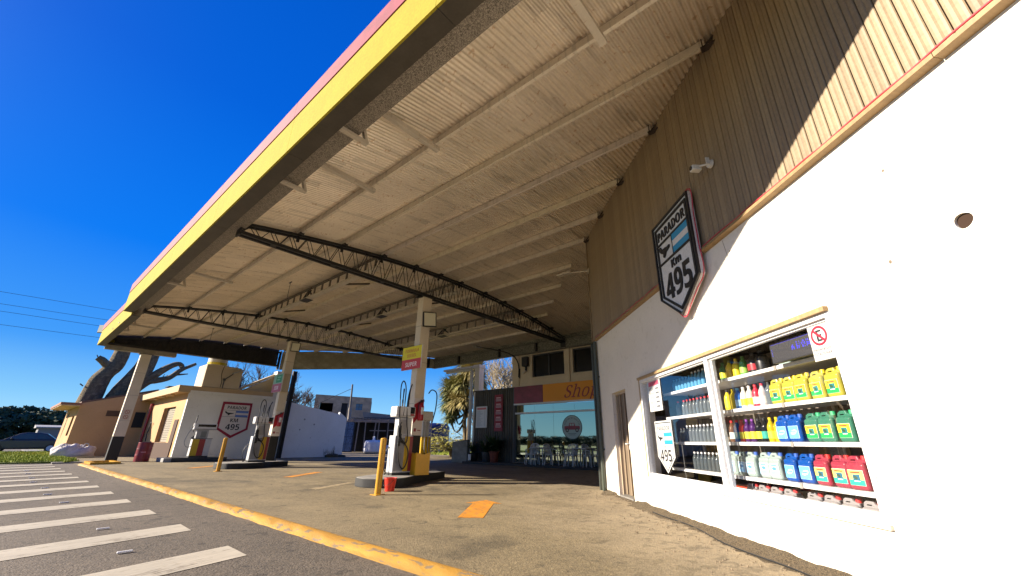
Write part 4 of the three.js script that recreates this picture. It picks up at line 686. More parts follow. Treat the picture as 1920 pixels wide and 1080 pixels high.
// column fittings: fuel signs, floodlights, fire extinguishers
function flood(label, p, ry, s = 1) { const t = thing('floodlight', label, 'floodlight', p, ry); mesh('housing', RB(.42 * s, .46 * s, .06, .02, 0, 0, 0), M.black, t); mesh('lens', B(.35 * s, .39 * s, .01, 0, 0, .029), surf(.62, .58, .42, { tex: 0, rough: .3 }), t); mesh('bracket', [B(.03, .1, .12, -.12 * s, 0, -.07), B(.03, .1, .12, .12 * s, 0, -.07), B(.34 * s, .04, .02, 0, 0, -.125)], M.black, t); return t; }
flood('square floodlight with black rim on top of the nearest column', [-10.03, 4.74, -7.93], Math.PI / 2 - .35, 1.08).rotation.x = .1;
flood('square floodlight with black rim on top of the middle column', [-20.02, 5.2, -7.98], Math.PI / 2 - .4, .95);
flood('small floodlight sticking out at the left end of the fascia', [-29.25, 6.35, -2.0], .6, .9);
{
  const t = thing('fuel_price_sign', 'yellow over red fuel sign fixed across the nearest column', 'sign', [-10.36, 3.12, -7.63]);
  mesh('board', B(.95, .72, .04, 0, .36, 0), M.whiteMetal, t);
  mesh('yellow_print', face(.95, .40, 0, .52, .0215), canvasMat(380, 160, (c, w, h) => { c.fillStyle = '#e3d318'; c.fillRect(0, 0, w, h); c.fillStyle = '#c2691c'; c.font = 'bold 58px sans-serif'; c.textAlign = 'center'; c.fillText('FORMULA', w / 2, 74); c.fillText('DIESEL', w / 2, 134); }), t, true);
  mesh('red_print', face(.95, .32, 0, .16, .0215), canvasMat(380, 128, (c, w, h) => { c.fillStyle = '#c8373a'; c.fillRect(0, 0, w, h); c.fillStyle = '#eee0da'; c.font = 'bold 76px sans-serif'; c.textAlign = 'center'; c.fillText('SUPER', w / 2, 92); }), t, true);
  const u = thing('fuel_price_sign', 'green over pink fuel sign fixed across the middle column', 'sign', [-20.4, 3.1, -7.68]);
  mesh('board', B(.98, .82, .04, 0, .41, 0), M.whiteMetal, u);
  mesh('green_print', face(.98, .44, 0, .6, .0215), canvasMat(240, 110, (c, w, h) => { c.fillStyle = '#8fb79a'; c.fillRect(0, 0, w, h); c.fillStyle = '#2f8f5f'; c.fillRect(70, 12, 150, 86); c.fillStyle = '#7fc3a0'; c.fillRect(96, 30, 90, 14); c.fillRect(96, 58, 70, 14); }), u, true); mesh('pink_print', face(.98, .38, 0, .19, .0215), canvasMat(240, 96, (c, w, h) => { c.fillStyle = '#b5566a'; c.fillRect(0, 0, w, h); c.fillStyle = '#d9b8bf'; c.fillRect(60, 26, 100, 40); c.fillStyle = '#b5566a'; c.fillRect(78, 38, 16, 20); c.fillRect(110, 34, 14, 24); }), u, true);
  mesh('side_case', B(.3, .8, .3, .3, .41, -.17), surf(.5, .42, .3, {}), u);
  for (const [x, z, which] of [[-10.14, -7.88, 'nearest'], [-20.16, -7.93, 'middle']]) {
    const b = thing('extinguisher_board', `red and white striped extinguisher board on the ${which} column`, 'sign', [x, 1.2, z], Math.PI / 2); mesh('plate', B(.36, 1.05, .012, 0, .53, .008), M.whiteMetal, b);
    mesh('print', face(.35, 1.04, 0, .53, .0155), canvasMat(120, 350, (c, w, h) => { c.fillStyle = '#d9cfc6'; c.fillRect(0, 0, w, h); c.fillStyle = '#a8202c'; c.beginPath(); c.moveTo(0, 250); c.lineTo(w, 120); c.lineTo(w, 0); c.lineTo(0, 60); c.fill(); c.fillStyle = '#8a3a40'; c.fillRect(18, 285, 30, 30); c.fillRect(64, 300, 40, 8); }), b, true);
    const e = thing('fire_extinguisher', `red fire extinguisher hanging on the ${which} column`, 'extinguisher', [x + .1, 1.62, z - .02], Math.PI / 2); mesh('cylinder', lathe([[0, 0], [.075, 0], [.085, .02], [.085, .4], [.06, .46], [.025, .49], [.025, .52], [0, .52]], 22), flat(.42, .012, .018, { rough: .4 }), e); mesh('valve', [B(.05, .05, .05, 0, .54, 0), B(.03, .015, .16, 0, .58, .04), B(.03, .015, .14, 0, .55, .06)], M.black, e); mesh('label', new THREE.CylinderGeometry(.0865, .0865, .2, 16, 1, true, -.6, 1.2).translate(0, .27, 0), M.whiteMetal, e); mesh('hose', tube([[.03, .53, 0], [-.1, .5, .03], [-.12, .35, .04], [-.1, .2, .06]], .012, 20, 6), M.black, e, true);
  }
  const n = thing('notice_plate', 'two small red prohibition notices on the left leaning column', 'notice', [-28.695, 1.95, -3.98], Math.PI / 2); mesh('plate', B(.28, .5, .01, 0, .25, 0), surf(.5, .4, .32, {}), n);
  mesh('print', face(.28, .5, 0, .25, .0065), canvasMat(112, 200, (c, w, h) => { c.fillStyle = '#c9b7a4'; c.fillRect(0, 0, w, h); c.strokeStyle = '#a4503c'; c.lineWidth = 8; for (const y of [50, 148]) { c.beginPath(); c.arc(56, y, 34, 0, 7); c.stroke(); c.beginPath(); c.moveTo(34, y - 24); c.lineTo(78, y + 24); c.stroke(); } }), n, true);
}

// ---------------------------------------------------------------- buildings on the left
{
  const wh = surf(.76, .72, .65, { tex: 'plaster', size: 2.6, rough: .85, bump: .002 });
  const b = thing('white_block', 'white rendered block with tan porch side, shutter and painted shield', 'building', [-28.6, 0, -6.3]);
  const L = (x0, x1, y0, y1, z0, z1) => bb(x0 + 28.6, x1 + 28.6, y0, y1, z0 + 6.3, z1 + 6.3);
  mesh('white_wall', [ext([[0, 0], [4.3, 0], [4.3, 3.5], [0, 3.5]], .2).rotateY(Math.PI / 2).translate(-.2, 0, 0)], wh, b);
  // porch side facing the road: wall with window opening
  const sh = shp([[-9.4, 0], [-.2, 0], [-.2, 3.5], [-9.4, 3.5]]); const hole = new THREE.Path([[-4.75, .87], [-4.75, 2.84], [-2.05, 2.84], [-2.05, .87]].map((p) => new THREE.Vector2(...p))); sh.holes.push(hole);
  mesh('porch_wall', ext(sh, .25).translate(0, 0, -.25), M.tan, b);
  mesh('dark_band', [L(-36.6, -29.22, 0, .86, -6.298, -6.25)], M.tanDark, b); mesh('dark_strip', L(-29.95, -29.25, .862, 2.08, -6.298, -6.26), M.tanDark, b);  // darker brown band low on the porch wall, and strip beside the window
  for (let k = 0; k < 15; k++) mesh('shutter_slat', B(2.0, .105, .03, -3.06, .95 + k * .127, -.16, 0, .25), surf(.42, .38, .30, { rough: .6 }), b);
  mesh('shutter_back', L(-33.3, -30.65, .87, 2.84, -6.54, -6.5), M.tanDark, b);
  mesh('roof_slab', [L(-38.6, -28.55, 3.5, 3.86, -10.6, -5.75)], surf(.52, .36, .2, { tex: 'plaster', size: 2, rough: .85 }), b);
  mesh('white_edge', L(-28.55, -28.5, 3.45, 3.62, -10.6, -6.3), wh, b);
  mesh('red_pipe', [rod([-8.0, .1, .1], [-8.0, 3.2, .1], .075, .075, 12), B(.24, .16, .2, -8.0, 3.2, .06)], surf(.3, .02, .03, { rough: .4 }), b);
  mesh('valve_pipe', tube([[-6.9, .9, .06], [-6.9, 1.5, .1], [-6.7, 1.5, .1], [-6.7, 2.0, .1], [-6.4, 2.0, .1]], .03, 30, 6), M.black, b, true);
  for (const x of [-6.2, -4.2, -2.2]) mesh('porch_light', new THREE.SphereGeometry(.12, 12, 6).scale(1, .5, 1).translate(x, 3.45, .3), surf(.55, .42, .25, {}), b);
  // painted shield on the white wall
  const so = [[-.82, .5], [-.78, 2.02], [.78, 2.02], [.82, .5], [0, 0]]; const pg = new THREE.ShapeGeometry(shp(so)); { const p = pg.attributes.position, u = pg.attributes.uv; for (let i = 0; i < p.count; i++) u.setXY(i, (p.getX(i) + .82) / 1.64, p.getY(i) / 2.02); }
  const sgn = thing('painted_shield', 'red bordered shield with bird and flag on the white wall', 'sign', [-28.592, 1.12, -8.79], Math.PI / 2); mesh('plate', ext(so, .02).translate(0, 0, -.006), M.red, sgn);
  mesh('print', pg.translate(0, 0, .0155), canvasMat(656, 808, (c, w, h) => {
    const P = (pts, col) => { c.fillStyle = col; c.beginPath(); pts.forEach(([x, y], i) => c[i ? 'lineTo' : 'moveTo'](w / 2 + x * 400, h - y * 400)); c.fill(); };
    P(so, '#8c1830'); P([[-.7, .56], [-.665, 1.88], [.665, 1.88], [.7, .56], [0, .16]], '#cfc4ba');
    c.fillStyle = '#1d1b1b'; c.textAlign = 'center'; c.font = 'bold 96px sans-serif'; c.save(); c.translate(w / 2, 158); c.scale(.98, 1); c.fillText('PARADOR', 0, 0, 420); c.restore(); c.fillRect(60, 186, w - 120, 5); c.fillRect(56, 330, w - 112, 5); c.fillRect(w / 2 - 6, 186, 5, 148);
    c.fillStyle = '#5b76b4'; c.fillRect(w / 2, 192, 264, 48); c.fillRect(w / 2, 284, 264, 46); c.fillStyle = '#1d1b1b'; c.beginPath(); BIRD.forEach(([x, y], i) => c[i ? 'lineTo' : 'moveTo'](192 + x * 190, 262 - y * 150)); c.fill();
    c.font = 'bold 118px sans-serif'; c.fillText('KM', w / 2, 452); c.font = 'bold 180px sans-serif'; c.fillText('495', w / 2, 622);
  }, { rough: .7 }), sgn, true);
  // tank house, sloping parapet
  const tk = thing('tank_house', 'cream water tank housing on the white flat roof', 'tank', [-29.4, 3.86, -7.7]);
  mesh('housing', ext([[-.95, 0], [.95, 0], [.95, 1.15], [.82, 1.28], [-.72, 1.34], [-.95, 1.3]], 1.6, .05).rotateY(Math.PI / 2).translate(-.8, 0, 0), surf(.55, .45, .33, { tex: 'plaster', size: 1.5, rough: .85 }), tk);
  mesh('tank_top', cyl(.5, .6, -.1, 1.3, .25, 24), surf(.62, .56, .45, {}), tk); mesh('yellow_band', cyl(.507, .2, -.1, 1.34, .25, 24), surf(.65, .5, .03, {}), tk);
  mesh('cable', tube([[.83, 1.3, .1], [.83, .8, .14], [.84, .4, .05], [.83, .05, .05]], .015, 24, 6), M.black, tk, true);
  const la = thing('area_lamp', 'street lamp on a jointed arm fixed to the cream tank housing', 'lamp', [-28.5, 3.87, -7.75]); mesh('arm', [rod([0, 0, 0], [0, .5, 0], .03), rod([0, .5, 0], [.1, .85, -.35], .03), B(.12, .12, .12, 0, .5, 0)], M.darkGrey, la); mesh('lamp_head', [RB(.26, .07, .55, .03, .1, 0, -.24)], M.grey, la); la.children[1].position.set(.05, .9, -.35); la.children[1].rotation.set(.45, 0, 0);
  tag(mesh('parapet', [ext([[0, 0], [2.3, 0], [2.3, 1.6], [.15, .3], [0, .1]], .25).rotateY(Math.PI / 2).translate(-29.3, 3.56, -8.75), ext([[.0, .3], [2.3, 1.62], [2.3, 1.78], [.0, .45]], .35).rotateY(Math.PI / 2).translate(-29.35, 3.56, -8.75)], surf(.6, .48, .32, { tex: 'plaster', rough: .85 })), 'tan sloping parapet rising behind the white wall', 'parapet');
  tag(mesh('tall_pier', [bb(-29.2, -28.62, 0, 5.25, -11.35, -10.62)], wh), 'tall white pier between the parapet and the black steel post', 'pier');
  const w2 = thing('boundary_wall', 'long white boundary wall with a cut corner behind the pumps', 'wall', [-28.6, 0, -10.6]);
  mesh('wall', ext([[.76, 0], [5.3, 0], [5.3, 2.52], [5.05, 2.72], [4.72, 2.95], [4.7, 2.8], [.76, 3.45]], .2).rotateY(Math.PI / 2).translate(-.2, 0, 0), surf(.80, .80, .80, { tex: 'plaster', size: 3, rough: .85 }), w2);
  for (const [z, y, r] of [[-2.3, 2.35, .06], [-3.0, 2.05, .06], [-2.1, 1.7, .05], [-2.9, 1.2, .03]]) mesh('plaster_patch', new THREE.CircleGeometry(r, 9).rotateY(Math.PI / 2).translate(.003, y, z), surf(.34, .33, .33, {}), w2);
  { const a = new Acc(); for (let k = 0; k < 26; k++) { const z = -4.35 + rr(-.35, .35), y0 = rr(.0, .3), y1 = y0 + rr(.1, .55); a.rod(V(.004, y0, z), V(.006, y1, z + rr(-.12, .12)), .012, .004, 4); } mesh('dry_creeper', a.geo(), surf(.16, .14, .1, {}), w2); }
  tag(mesh('rubbish_heap', [new THREE.SphereGeometry(.4, 12, 8).scale(1.1, .45, 1.2).translate(-28.2, .05, -15.0), new THREE.SphereGeometry(.3, 10, 8).scale(1, .4, 1.4).translate(-28.1, .03, -15.5)], surf(.12, .1, .06, { tex: 'speckle', size: .4, rough: 1 })), 'small dark heap of earth at the end of the boundary wall', 'heap');
}
{
  const t = thing('tan_house', 'tan house with a sloping roof line and bright narrow front', 'building', [-38, 0, -2.95]);
  mesh('side_wall', ext([[0, -.02], [3.4, -.02], [3.4, 4.25], [0, 3.15]], .25).rotateY(Math.PI / 2).translate(-.25, 0, 0), M.tan, t);
  const sh = shp([[-7, -.02], [-.25, -.02], [-.25, 3.12], [-7, 3.12]]); sh.holes.push(new THREE.Path([[-2.2, 1.2], [-2.2, 2.4], [-.95, 2.4], [-.95, 1.2]].map((p) => new THREE.Vector2(...p)))); mesh('front_wall', ext(sh, .25).translate(0, 0, -.25), M.tan, t);
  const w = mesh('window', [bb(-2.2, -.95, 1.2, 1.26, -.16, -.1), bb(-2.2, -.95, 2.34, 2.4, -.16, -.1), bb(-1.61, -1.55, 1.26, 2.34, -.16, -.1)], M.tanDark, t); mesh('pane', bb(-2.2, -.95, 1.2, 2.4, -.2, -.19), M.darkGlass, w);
  mesh('eaves', ext([[-7.2, 0], [.35, 0], [.35, .14], [-7.2, .14]], .9).translate(0, 3.0, 0), surf(.3, .12, .06, { tex: 'streak' }), t); mesh('eaves_lining', bb(-7.2, .33, 2.95, 2.998, .02, .86), surf(.6, .42, .24, {}), t);
  mesh('roof', ext([[0, 3.14], [3.6, 4.25], [3.6, 4.36], [0, 3.25]], 7).rotateY(Math.PI / 2).translate(-7, 0, .0), surf(.18, .1, .06, { tex: 'streak' }), t);
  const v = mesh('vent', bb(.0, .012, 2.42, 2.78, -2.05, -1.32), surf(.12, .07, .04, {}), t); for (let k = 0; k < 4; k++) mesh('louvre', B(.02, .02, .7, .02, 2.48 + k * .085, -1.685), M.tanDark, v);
  mesh('side_window', bb(.0, .02, 1.75, 2.75, -3.3, -2.75), M.dark, t);
  const ch = thing('chimney_cowl', 'small black chimney cowl on the tan porch roof', 'chimney', [-36.5, 3.86, -7.1]); mesh('stack', cyl(.28, .35, 0, 0, 0, 14), M.dark, ch); for (let k = 0; k < 4; k++) mesh('leg', cyl(.03, .2, .2 * Math.cos(k * 1.57), .35, .2 * Math.sin(k * 1.57), 6), M.dark, ch); mesh('cap', B(1.0, .05, .9, 0, .57, 0), M.dark, ch);
}
{
  const d = thing('oil_drum', 'dark red steel drum standing before the tan porch', 'drum', [-27.75, 0, -4.95]); const m = surf(.24, .012, .022, { tex: 'blotch', size: .8, rough: .4 });
  mesh('barrel', lathe([[0, 0], [.29, 0], [.3, .012], [.3, .28], [.31, .29], [.31, .31], [.3, .32], [.3, .56], [.31, .57], [.31, .59], [.3, .6], [.3, .87], [.308, .88], [.3, .89], [.285, .88], [.28, .865], [0, .865]], 30), m, d);
  mesh('lettering', new THREE.CylinderGeometry(.302, .302, .09, 20, 1, true, 1.0, .7).translate(0, .44, 0), canvasMat(128, 32, (c, w, h) => { c.fillStyle = '#8a1f2b'; c.fillRect(0, 0, w, h); c.fillStyle = '#c99aa0'; for (let k = 0; k < 7; k++) c.fillRect(8 + k * 17, 8, 9, 16); }), d, true);
  const bag = thing('bulk_bag', 'slumped white bulk bag on the grass by the tan house', 'bag', [-35.9, .05, -3.25]); const g = new THREE.SphereGeometry(1, 36, 20); { const p = g.attributes.position; for (let i = 0; i < p.count; i++) { const x = p.getX(i), y = p.getY(i), z = p.getZ(i), n = fbm(x * 2.4 + 5, z * 2.4 + y * 2, 3) - .5; p.setXYZ(i, x * .75 * (1 + n * .5), Math.max(0, (y + .35) * .48 * (1 + n * .9)), z * .95 * (1 + n * .4)); } g.computeVertexNormals(); }
  const bm = surf(.66, .60, .54, { tex: 'blotch', size: .8, rough: .8 }); mesh('sack', g, bm, bag); for (const [x, z] of [[.3, .5], [.35, -.4]]) mesh('loop', tube([[x, .45, z - .12], [x, .68, z - .06], [x, .7, z + .06], [x, .45, z + .12]], .03, 20, 6), bm, bag, true);
}
// ---------------------------------------------------------------- yard behind: block building, lean-to, tank
{
  const ang = Math.atan2(6.0, 3.5);                      // front runs from (-54.8, -25.7) to (-51.2, -31.7)
  const g = thing('block_building', 'unfinished grey block building with small dark windows beyond the yard', 'building', [-54.8, 0, -25.6], ang - 0); const gm = surf(.50, .37, .24, { tex: 'blotch', size: 2.5, rough: .95 });
  const sh = shp([[0, 0], [7.1, 0], [7.1, 6.55], [0, 6.75]]); for (const [a, b, c, d] of [[.6, 2.3, 4.6, 5.7], [3.35, 4.1, 3.0, 5.75], [5.15, 6.0, 4.9, 5.75]]) sh.holes.push(new THREE.Path([[a, c], [a, d], [b, d], [b, c]].map((p) => new THREE.Vector2(...p))));
  mesh('front_wall', ext(sh, .25).translate(0, 0, -.25), gm, g); mesh('far_wall', bb(6.9, 7.1, 0, 6.3, -6, -.25), surf(.2, .2, .2, { tex: 'blotch' }), g); mesh('near_wall', bb(0, .2, 0, 6.6, -6, -.25), gm, g); mesh('floor_slab', bb(.2, 6.9, 3, 3.1, -6, -.25), M.concrete, g); mesh('roof_slab', bb(.2, 6.9, 6.3, 6.45, -6, -.25), M.concrete, g);
  const w = mesh('window', [bb(5.15, 6, 5.3, 5.35, -.2, -.12), bb(5.55, 5.6, 4.9, 5.75, -.2, -.12)], M.darkGrey, g); mesh('pane', bb(5.15, 6, 4.9, 5.75, -.22, -.21), surf(.1, .16, .26, { tex: 0, rough: .1 }), w);
  mesh('inside', bb(.3, 6.8, 3.1, 6.2, -5, -4.9), M.dark, g); mesh('door', bb(3.35, 4.1, 3.1, 5.75, -.2, -.15), M.dark, g);
  for (let k = 0; k < 4; k++) mesh('side_panel', bb(7.11, 7.16, 4.6, 6.1 - k * .12, -1.3 - k * 1.3, -.3 - k * 1.3), surf(.4, .42, .45, {}), g);
  const l = thing('lean_to', 'open timber lean-to with black inside beside the blue container', 'shed', [-38.9, 0, -22.75], Math.atan2(4.26, 2.8)); const tm = surf(.30, .25, .21, { tex: 'streak', size: 1.2, rough: .9 });
  mesh('roof_beam', bb(-.9, 6.5, 2.78, 3.05, 0, .12), tm, l); mesh('back', bb(-.6, 6.4, 0, 2.9, -3, -2.9), M.dark, l); mesh('roof', ext([[-.6, 3.15], [6.6, 3.02], [6.6, 3.1], [-.6, 3.23]], 3.2).translate(0, 0, -3.1), surf(.22, .21, .2, { tex: 'rust' }), l); mesh('upper_slab', ext([[.5, 3.3], [6.6, 3.25], [6.6, 3.35], [.4, 3.85], [.4, 3.75]], 3).translate(0, 0, -4), surf(.2, .19, .17, {}), l); mesh('upper_dark', bb(.6, 6.5, 3.11, 3.3, -3.8, -.9), M.dark, l);
  for (const [x, lean] of [[.15, .05], [.95, -.1], [1.75, .08], [2.15, .0], [3.1, -.05], [3.9, .05], [4.7, .02], [5.6, -.03]]) mesh('timber_post', bar([x, 0, .06 + .1 * hash(x * 10 | 0, 2)], [x + lean, 2.78, .06], .1, .1), tm, l);
  for (const [a, b, y] of [[1.3, 2.9, 2.0], [3.1, 4.6, 2.05], [2.2, 4.7, 1.15]]) mesh('rail', bb(a, b, y - .04, y + .04, .12, .17), tm, l); mesh('strut', bar([1.5, .35, .3], [2.9, 1.4, .15], .08, .08), tm, l);
  for (let k = 0; k < 8; k++) mesh('rafter_end', bb(-.4 + k * .85, -.28 + k * .85, 2.9, 3.08, .12, .5), tm, l);
  const bl = thing('blue_container', 'faded blue steel doors beside the lean-to posts', 'container', [-39.5, 0, -21.9], Math.atan2(4.26, 2.8)); for (let i = 0; i < 2; i++) for (let j = 0; j < 4; j++) mesh('door_panel', RB(.5, .62, .05, .01, -.02 + i * .56, .4 + j * .68, .1), surf(.09, .17, .30, { tex: 'rust', rough: .5 }), bl); mesh('frame', bb(-.35, .85, 0, 2.9, -2, .07), surf(.05, .09, .16, { tex: 'rust' }), bl);
  const bagM = surf(.68, .68, .7, { rough: .7 });
  for (const [x, z, r, lab] of [[-33.7, -21.6, .8, 'tied white bulk bag standing before the lean-to posts'], [-33.3, -23.1, .5, 'smaller white bag just behind the nearest yellow bollard'], [-32.6, -24.0, .45, 'third white bag behind the nearest pump cabinet']]) { const t = thing('bulk_bag', lab, 'bag', [x, 0, z], 0, 'white bags in the yard'); mesh('sack', lathe([[0, 0], [r * .9, 0], [r, r * .3], [r * .98, r * 1.1], [r * .85, r * 1.35], [0, r * 1.4]], 18), bagM, t); mesh('neck', [cyl(.12, .4, .2, r * 1.28, .1, 8, .05), cyl(.1, .4, -.25, r * 1.28, -.1, 8, .05)], bagM, t); }
  const pole = thing('utility_pole', 'slim leaning utility pole in front of the block building', 'pole', [-43.5, 0, -24.6]); mesh('shaft', rod([0, 0, 0], [-.35, 7.05, .15], .13, .09, 10), surf(.18, .15, .12, { tex: 'streak' }), pole); mesh('stay', rod([-.33, 6.6, .15], [-2.6, 5.0, 2.4], .025), M.dark, pole); mesh('lower_sleeve', rod([.0, 0, .0], [-.22, 4.5, .1], .2, .16, 10), surf(.3, .25, .2, { tex: 'streak' }), pole);
  tag(mesh('water_tank', lathe([[0, 0], [1.55, 0], [1.6, .1], [1.6, 2.4], [1.35, 2.75], [0, 2.85]], 30).translate(-34.3, 0, -28.9), surf(.012, .02, .085, { rough: .4 })), 'big dark blue water tank behind the nearest column', 'tank');
  const f = thing('plank_fence', 'low dark red plank fence behind the motorbike', 'fence', [-31.7, 0, -27.3], Math.atan2(3.2, 2.1)); for (let k = 0; k < 5; k++) mesh('plank', B(3.8, .13, .03, 1.9, .2 + k * .17, 0), surf(.11, .035, .025, { tex: 'streak' }), f); for (const x of [.1, 1.9, 3.7]) mesh('post', B(.1, 1.05, .08, x, .52, -.06), tm, f);
  tag(mesh('grey_cabinet', [RB(.7, 1.2, .6, .04, -28.3, .6, -26.9), B(.8, .06, .7, -28.3, 1.22, -26.9)], surf(.35, .38, .4, {})), 'pale grey cabinet at the edge of the grass patch', 'cabinet');
  const mb = thing('motorbike', 'small parked motorbike left of the grass patch', 'motorbike', [-30.2, 0, -25.4], .9); for (const x of [-.6, .6]) { const wl = mesh('wheel', new THREE.TorusGeometry(.27, .05, 8, 24).translate(x, .31, 0), M.rubber, mb, true); mesh('rim', [new THREE.CylinderGeometry(.05, .05, .1, 10).rotateX(Math.PI / 2).translate(x, .31, 0), B(.5, .02, .02, x, .31, 0), B(.02, .5, .02, x, .31, 0)], M.alu, wl); } mesh('tank', RB(.42, .22, .24, .08, .1, .78, 0), surf(.1, .1, .12, { rough: .3 }), mb); mesh('seat', RB(.6, .1, .22, .04, -.35, .8, 0), M.rubber, mb); mesh('frame', [bar([-.6, .31, 0], [.1, .5, 0], .06, .06), bar([.62, .31, 0], [.4, 1.0, 0], .05, .05), RB(.35, .3, .25, .05, 0, .45, 0)], M.darkGrey, mb); mesh('handlebar', [rod([.38, 1.02, -.32], [.38, 1.02, .32], .015), new THREE.SphereGeometry(.09, 10, 8).translate(.5, .9, 0), RB(.25, .2, .16, .05, .45, .85, 0)], M.whiteMetal, mb); mesh('exhaust', rod([-.1, .3, .14], [-.7, .36, .14], .04), M.alu, mb);
}
// ---------------------------------------------------------------- car
{
  const t = thing('parked_car', 'dark blue sedan parked beyond the grass on the far left', 'car', [-50.5, 0, -1.75], -Math.PI / 2 - .12); const pm = surf(.02, .024, .034, { tex: 0, rough: .45, coat: .4 });
  const W = 1.7;   // local x: + is the front
  const side = (pts, w, bev) => ext(pts, w, bev).translate(0, 0, -w / 2);
  const body = shp([[-2.2, .32], [-2.24, .6], [-2.15, .88], [-1.6, .95], [.95, .93], [1.75, .84], [2.12, .72], [2.22, .5], [2.18, .28], [1.72, .24]]);
  const arc = (cx) => { const q = new THREE.Path(); q.absarc(cx, .32, .36, 0, Math.PI * 2); return q; };
  mesh('body', side(body, W, .08), pm, t);
  const cab = side([[-1.55, .92], [-1.0, 1.36], [-.6, 1.44], [.1, 1.44], [.45, 1.36], [1.15, .92]], W - .12, .06); { const p = cab.attributes.position; for (let i = 0; i < p.count; i++) { const y = p.getY(i), k = 1 - Math.max(0, y - .92) * .32; p.setZ(i, p.getZ(i) * k); } cab.computeVertexNormals(); } mesh('cabin', cab, pm, t);
  const gl = flat(.05, .07, .075, { rough: .12, side: 2 }), hw = (y) => .785 * (1 - Math.max(0, y - .92) * .32) + .012;
  for (const sz of [-1, 1]) for (const q of [[[-1.3, .97], [-.94, 1.28], [-.55, 1.35], [-.52, .97]], [[-.44, .97], [-.46, 1.36], [.06, 1.36], [.26, 1.33]], [[-.44, .97], [.26, 1.33], [.4, 1.28], [.86, .97]]]) { const a = new Acc(); a.quad(...q.map(([x, y]) => V(x, y, sz * hw(y)))); mesh('side_window', a.geo(), gl, t); }
  const ws = (x0, y0, x1, y1, w0, w1) => { const a = new Acc(); a.quad(V(x0, y0, -w0), V(x0, y0, w0), V(x1, y1, w1), V(x1, y1, -w1)); return a.geo(); }; mesh('windscreen', ws(1.15, .95, .46, 1.375, .72, .62), flat(.16, .2, .2, { rough: .15, side: 2 }), t); mesh('rear_window', ws(-1.56, .95, -1.0, 1.375, .7, .6), flat(.16, .2, .2, { rough: .15, side: 2 }), t);
  for (const x of [-1.42, 1.35]) for (const sz of [-1, 1]) { const wl = mesh('wheel', new THREE.CylinderGeometry(.31, .31, .2, 24).rotateX(Math.PI / 2).translate(x, .31, sz * .78), M.rubber, t); mesh('rim', new THREE.CylinderGeometry(.2, .2, .03, 16).rotateX(Math.PI / 2).translate(x, .31, sz * .885), M.alu, wl); }
  for (const sz of [-1, 1]) { mesh('headlight', RB(.3, .12, .34, .05, 2.03, .7, sz * .58), flat(.6, .6, .6, { rough: .15 }), t); mesh('tail_light', RB(.1, .16, .4, .03, -2.17, .78, sz * .55), flat(.3, .01, .01, { rough: .2 }), t); mesh('mirror', RB(.14, .11, .2, .04, .72, 1.0, sz * .92), pm, t); }
  mesh('number_plate', B(.02, .1, .4, 2.24, .45, 0), M.whiteMetal, t); mesh('grille', B(.04, .12, .9, 2.17, .58, 0), M.black, t); mesh('sill_trim', [B(4.1, .05, 1.72, 0, .27, 0)], M.black, t);
}

// ---------------------------------------------------------------- trees
function limb(pts, r0, r1, seg = 10, n = 26, rough = .12) {   // tapered, knobbly tube
  const c = new THREE.CatmullRomCurve3(pts.map((p) => V(...p))), fr = c.computeFrenetFrames(n), p = [], u = [], idx = [];
  for (let i = 0; i <= n; i++) { const q = c.getPoint(i / n), r = r0 + (r1 - r0) * i / n; for (let k = 0; k <= seg; k++) { const a = k / seg * 6.2832, e = 1 + rough * (fbm(Math.cos(a) * 2 + 9, i * .5 + Math.sin(a) * 2, 3) - .5) * 2, d = fr.normals[i].clone().multiplyScalar(Math.cos(a)).addScaledVector(fr.binormals[i], Math.sin(a)); p.push(q.x + d.x * r * e, q.y + d.y * r * e, q.z + d.z * r * e); u.push(k / seg * r * 6, i / n * c.getLength()); } }
  for (let i = 0; i < n; i++) for (let k = 0; k < seg; k++) { const a = i * (seg + 1) + k; idx.push(a, a + 1, a + seg + 1, a + 1, a + seg + 2, a + seg + 1); }
  const g = new THREE.BufferGeometry(); g.setAttribute('position', new THREE.Float32BufferAttribute(p, 3)); g.setAttribute('uv', new THREE.Float32BufferAttribute(u, 2)); g.setIndex(idx); g.computeVertexNormals(); return g;
}
const bark = surf(.30, .245, .165, { tex: 'bark', size: .9, rough: .95, bump: .03, bsize: .6 }); bark.side = THREE.DoubleSide;
